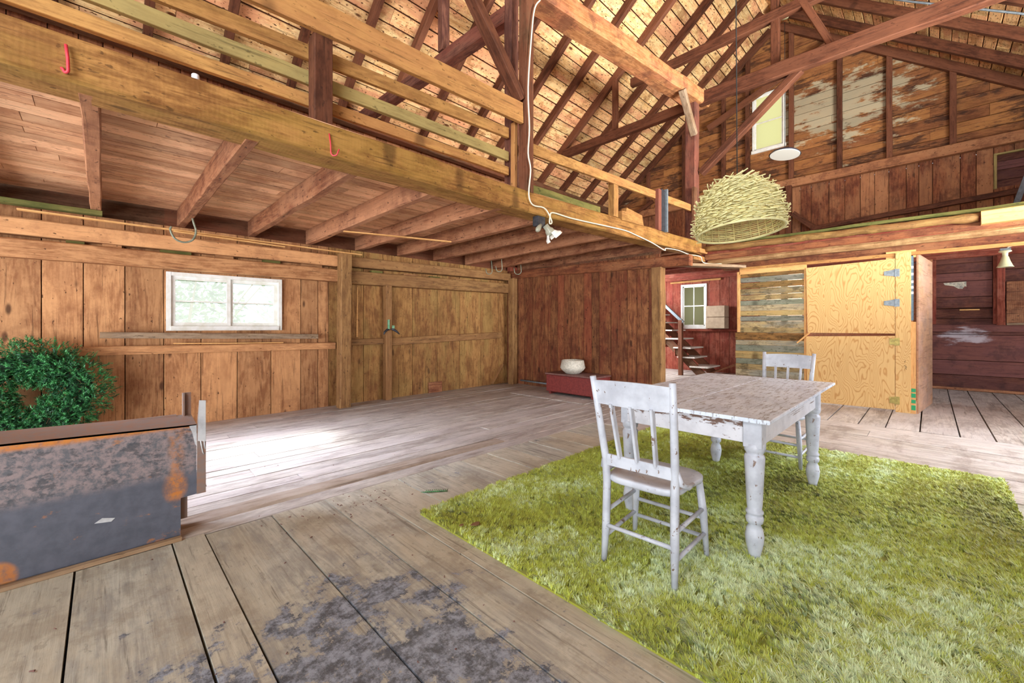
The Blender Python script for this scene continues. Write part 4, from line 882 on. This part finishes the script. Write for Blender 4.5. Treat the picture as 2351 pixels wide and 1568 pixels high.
# ---------------------------------------------------------------- table
tb = thing('dining_table', 'long white farmhouse table with worn chipped paint and turned legs', 'table', (2.41, .57, .012))
PT = M['white_paint']
def leg():
    m = MB(); m.box((-.045, -.045, .6), (.045, .045, .735))
    m.lathe([(0, .0), (.026, .0), (.03, .04), (.042, .09), (.046, .13), (.04, .17), (.028, .195), (.04, .205), (.044, .225), (.04, .24), (.034, .245), (.043, .255), (.043, .265), (.034, .275), (.038, .3), (.047, .5), (.05, .55), (.046, .565), (.038, .57), (.048, .585), (.052, .605), (.048, .625), (.034, .635), (.034, .65), (.045, .66), (0, .66)], (0, 0, -.01), 20)
    return m
T0 = {}
for (x, y) in ((.07, .09), (1.51, .07), (1.56, .80), (.10, .84)):
    l = leg().build('leg', PT, tb); l.location = (x, y, 0)
for lo, hi in (((.045, .12, .615), (.07, .83, .735)), ((1.55, .12, .615), (1.57, .83, .735)), ((.1, .045, .615), (1.52, .07, .735)), ((.1, .86, .615), (1.52, .885, .735))):
    MB().box(lo, hi).build('apron', M['apron'], tb)
MB().board((0, .265, .7475), (2.06, .265, .7475), .528, .022, (0, 0, 1), .004, 4, .0006).build('table_top', M['table_top'], tb)
MB().board((0, .797, .7475), (2.06, .797, .7475), .528, .022, (0, 0, 1), .004, 4, .0006).build('table_top', M['table_top'], tb)
for y in (.2, .85): MB().box((1.5, y, .7), (1.98, y + .05, .735)).build('leaf_slide', PT, tb)

# ---------------------------------------------------------------- chairs
def make_chair():
    c = thing('kitchen_chair', 'x', 'chair')
    # local: +x is forward; seat 0.40 wide
    m = MB(); N_ = 28; vs = []
    for s in range(N_):
        a = 2 * math.pi * s / N_; ca, sa = math.cos(a), math.sin(a)
        ex_ = abs(ca) ** .45 * (1 if ca > 0 else -1); ey = abs(sa) ** .45 * (1 if sa > 0 else -1)
        wid = .215 if ex_ > 0 else .195
        vs.append((ex_ * .2, ey * wid))
    for z_, k in ((.425, .9), (.43, .97), (.44, 1.), (.452, 1.), (.458, .97)):
        for (x, y) in vs: m.v.append((x * k, y * k, z_ + (.008 * (x / .2) ** 2 if z_ > .44 else 0)))
    for (x, y) in vs: m.v.append((x * .7, y * .7, .452))
    m.v.append((0, 0, .449)); m.v.append((0, 0, .425))
    for i in range(5):
        for s in range(N_): m.f.append((i * N_ + s, i * N_ + (s + 1) % N_, (i + 1) * N_ + (s + 1) % N_, (i + 1) * N_ + s))
    for s in range(N_): m.f.append((5 * N_ + s, 5 * N_ + (s + 1) % N_, 6 * N_)); m.f.append((s, 6 * N_ + 1, (s + 1) % N_))
    m.g = m.v; m.p = [.5] * len(m.v); m.m = [0] * len(m.f); m.sm = [True] * len(m.f); m.build('seat', PT, c)
    for s in (1, -1):
        MB().tube([(.165, s * .175, .425), (.185, s * .19, .25), (.2, s * .205, 0)], [.018, .021, .012], 10).build('front_leg', PT, c)
        MB().tube([(-.2, s * .185, 0), (-.185, s * .18, .2), (-.178, s * .178, .42), (-.185, s * .182, .55), (-.235, s * .195, .8), (-.275, s * .205, .985)], [.014, .021, .021, .02, .018, .016], 10).build('back_post', PT, c)
        MB().tube([(.192, s * .197, .14), (-.19, s * .182, .14)], .011, 8).build('stretcher', PT, c); MB().tube([(.182, s * .19, .27), (-.184, s * .18, .27)], .011, 8).build('stretcher', PT, c)
        MB().tube([(-.185, s * .19, .56), (-.17, s * .205, .5), (-.1, s * .212, .468), (-.03, s * .212, .465)], [.012, .014, .014, .009], 8).build('hip_brace', PT, c)
    MB().tube([(.186, .195, .22), (.186, -.195, .22)], .011, 8).build('stretcher', PT, c); MB().tube([(.192, .2, .12), (.192, -.2, .12)], .011, 8).build('stretcher', PT, c)
    MB().tube([(-.192, .182, .2), (-.192, -.182, .2)], .011, 8).build('stretcher', PT, c)
    m = MB(); n = 12; zz = ((.845, -.245), (.965, -.27)); vs = []
    for i in range(n + 1):
        y = -.195 + .39 * i / n; cv = -.022 * (1 - (y / .195) ** 2)
        for (z_, x_) in zz:
            for t_ in (-.008, .008): vs.append((x_ + cv + t_, y, z_ + (.008 * (1 - (y / .195) ** 2) if z_ > .9 else 0)))
    fs = []
    for i in range(n):
        a = i * 4; b = a + 4; fs += [(a, b, b + 2, a + 2), (a + 1, a + 3, b + 3, b + 1), (a, a + 1, b + 1, b), (a + 2, b + 2, b + 3, a + 3)]
    fs += [(0, 2, 3, 1), (n * 4, n * 4 + 1, n * 4 + 3, n * 4 + 2)]; m.add(vs, fs); m.build('crest_rail', PT, c)
    MB().board((-.19, -.178, .545), (-.19, .178, .545), .016, .06, (0, 0, 1), .003).build('lower_rail', PT, c)
    for y in (-.105, 0, .105): MB().board((-.195, y * .9, .57), (-.255 - .012, y, .855), .014, .036, (1, 0, 0), .003).build('back_slat', PT, c)
    return c
c1 = make_chair(); c1['label'] = 'chipped white kitchen chair in front, pulled up to the near end of the table'; c1['group'] = 'white kitchen chairs'
c1.location = (2.08, 1.03, .012); c1.rotation_euler = (0, 0, R(3))
def copy_tree(o, parent=None):
    c = o.copy(); COL.objects.link(c)
    if parent: c.parent = parent
    for k in [x for x in o.children]: copy_tree(k, c)
    return c
c2 = copy_tree(c1); c2['label'] = 'white kitchen chair at the far end of the table, half hidden behind it'
c2.location = (4.43, .97, .012); c2.rotation_euler = (0, 0, R(180 - 2)); 

# ---------------------------------------------------------------- rug
rg = thing('shag_rug', 'large yellow-green shag rug under the table and chairs', 'rug', (1.5, -.42, 0))
m = MB(); m.box((0, 0, .002), (3.62, 2.8, .012)); 
def rugmat():
    N = NT('rug_pile'); pr = N.attr('pr').outputs['Fac']
    c = N.mix(N.ramp(pr, 0, .55), hx('8A8C1E'), hx('AEB83C')); c = N.mix(N.ramp(pr, .5, 1.), c, hx('D6E6B4'))  # palest mix colour paints light caught by the pile
    N.set(N.b, 'Base Color', c); N.b.inputs['Roughness'].default_value = .55; N.b.inputs['Sheen Weight'].default_value = .3; return N.m
M['rug'] = rugmat(); m.p = [.1] * len(m.v); m.build('backing', M['rug'], rg)
rng = np.random.default_rng(5); NTF = 34000; NB = 16
ox = rng.uniform(0, 3.62, NTF); oy = rng.uniform(0, 2.8, NTF)
def nfield(sc, seed):
    r = np.random.default_rng(seed); f = np.zeros(NTF)
    for i in range(10):
        a = r.uniform(0, 6.28); k = sc * r.uniform(.5, 2.2); f += np.sin(ox * k * np.cos(a) + oy * k * np.sin(a) + r.uniform(0, 6.28)) / (1 + .25 * i)
    return f / 3.2
big = nfield(2.6, 11); med = nfield(9., 12); fin = nfield(30., 13)
ang = .9 + 1.0 * nfield(2.2, 21) + .9 * nfield(8., 22) + .5 * fin
lean = np.clip(.9 + .4 * nfield(14., 23), .2, 1.6)
tone = np.clip(.40 + .36 * big + .30 * med + .2 * fin + rng.normal(0, .12, NTF) + .22 * np.exp(-((ox - .9) ** 2 / .8 + (oy - .9) ** 2 / .5)), 0, 1)  # pale patches put the sheen of leaning pile into the colour
P_ = []; T_ = []
bx_ = np.repeat(ox, NB); by_ = np.repeat(oy, NB); n = NTF * NB
tj = rng.normal(0, .5, NTF); a_ = np.repeat(ang + tj, NB) + rng.normal(0, .8, n); ln = np.repeat(lean * rng.uniform(.6, 1.3, NTF), NB) * rng.uniform(.5, 1.2, n)
hgt = rng.uniform(.026, .036, n) * np.repeat(rng.uniform(.75, 1.3, NTF), NB); tn = np.clip(np.repeat(tone, NB) + rng.normal(0, .09, n), 0, 1)
bx_ = bx_ + rng.normal(0, .0048, n); by_ = by_ + rng.normal(0, .0048, n)
dx, dy = np.cos(a_), np.sin(a_); wx, wy = -dy * .0024, dx * .0024
V = np.zeros((n, 5, 3), dtype=np.float32)
for k, (t, w) in enumerate(((0, 1), (0, -1), (.55, 1), (.55, -1), (1., 0))):
    off = hgt * ln * (t ** 1.7)
    V[:, k, 0] = np.clip(bx_ + dx * off, -.02, 3.65) + wx * w; V[:, k, 1] = np.clip(by_ + dy * off, -.025, 2.83) + wy * w; V[:, k, 2] = .008 + hgt * (t - .25 * ln * t * t)
me = bpy.data.meshes.new('pile'); me.vertices.add(n * 5); me.vertices.foreach_set('co', V.ravel())
base = (np.arange(n) * 5)[:, None]
q4 = (base + np.array([0, 1, 3, 2])).ravel(); q3 = (base + np.array([2, 3, 4])).ravel()
loops = np.concatenate([q4, q3]); me.loops.add(len(loops)); me.loops.foreach_set('vertex_index', loops.astype(np.int32))
st_ = np.concatenate([np.arange(n) * 4, n * 4 + np.arange(n) * 3]).astype(np.int32); me.polygons.add(2 * n); me.polygons.foreach_set('loop_start', st_)
me.update(calc_edges=True)
a = me.attributes.new('pr', 'FLOAT', 'POINT'); hh = np.repeat(tn, 5).astype(np.float32); a.data.foreach_set('value', hh)
me.materials.append(M['rug']); o = bpy.data.objects.new('pile', me); COL.objects.link(o); o.parent = rg; o['kind'] = 'stuff'
# dead leaves and chips on rug and floor
lv = MB()
for i, (x, y, z, s) in enumerate(((1.62, 1.95, .045, .03), (1.55, 2.0, .045, .015))):
    lf = MB(); pts = [(s * math.cos(t) * (1 + .3 * math.sin(3 * t)), s * .7 * math.sin(t)) for t in [k * .628 for k in range(10)]]
    lf.prism([(x + a, y + b) for a, b in pts], 2, z, z + .003); tag(lf.build('dead_leaf', M['twig']), ('larger' if i == 0 else 'smaller') + ' dry brown leaf lying on the rug corner', 'leaf')
sg = MB(); 
for k in range(24):
    t = k / 24; sg.tube([(1.72 + .14 * t, 2.66 - .1 * t, .008), (1.72 + .14 * t + .03 * (-1) ** k, 2.66 - .1 * t + .025, .012)], .0025, 4)
tag(sg.build('evergreen_sprig', M['needle']), 'small green sprig dropped on the floor boards before the rug', 'sprig')
db = MB()
for k in range(150):
    x, y = random.choice(((random.gauss(1.3, .25), random.gauss(2.85, .12)), (random.uniform(-.5, 1.4), random.uniform(1.2, 3.0)), (random.uniform(1, 6), random.uniform(3.5, 6.2))))
    s = random.uniform(.003, .009); db.tube([(x, y, .004), (x + random.uniform(-s, s) * 2, y + random.uniform(-s, s) * 2, .006)], s * .35, 4)
tag(db.build('floor_debris', M['trunk_lid']), 'scattered bits of bark and dirt over the old floor boards', 'debris', kind='stuff')
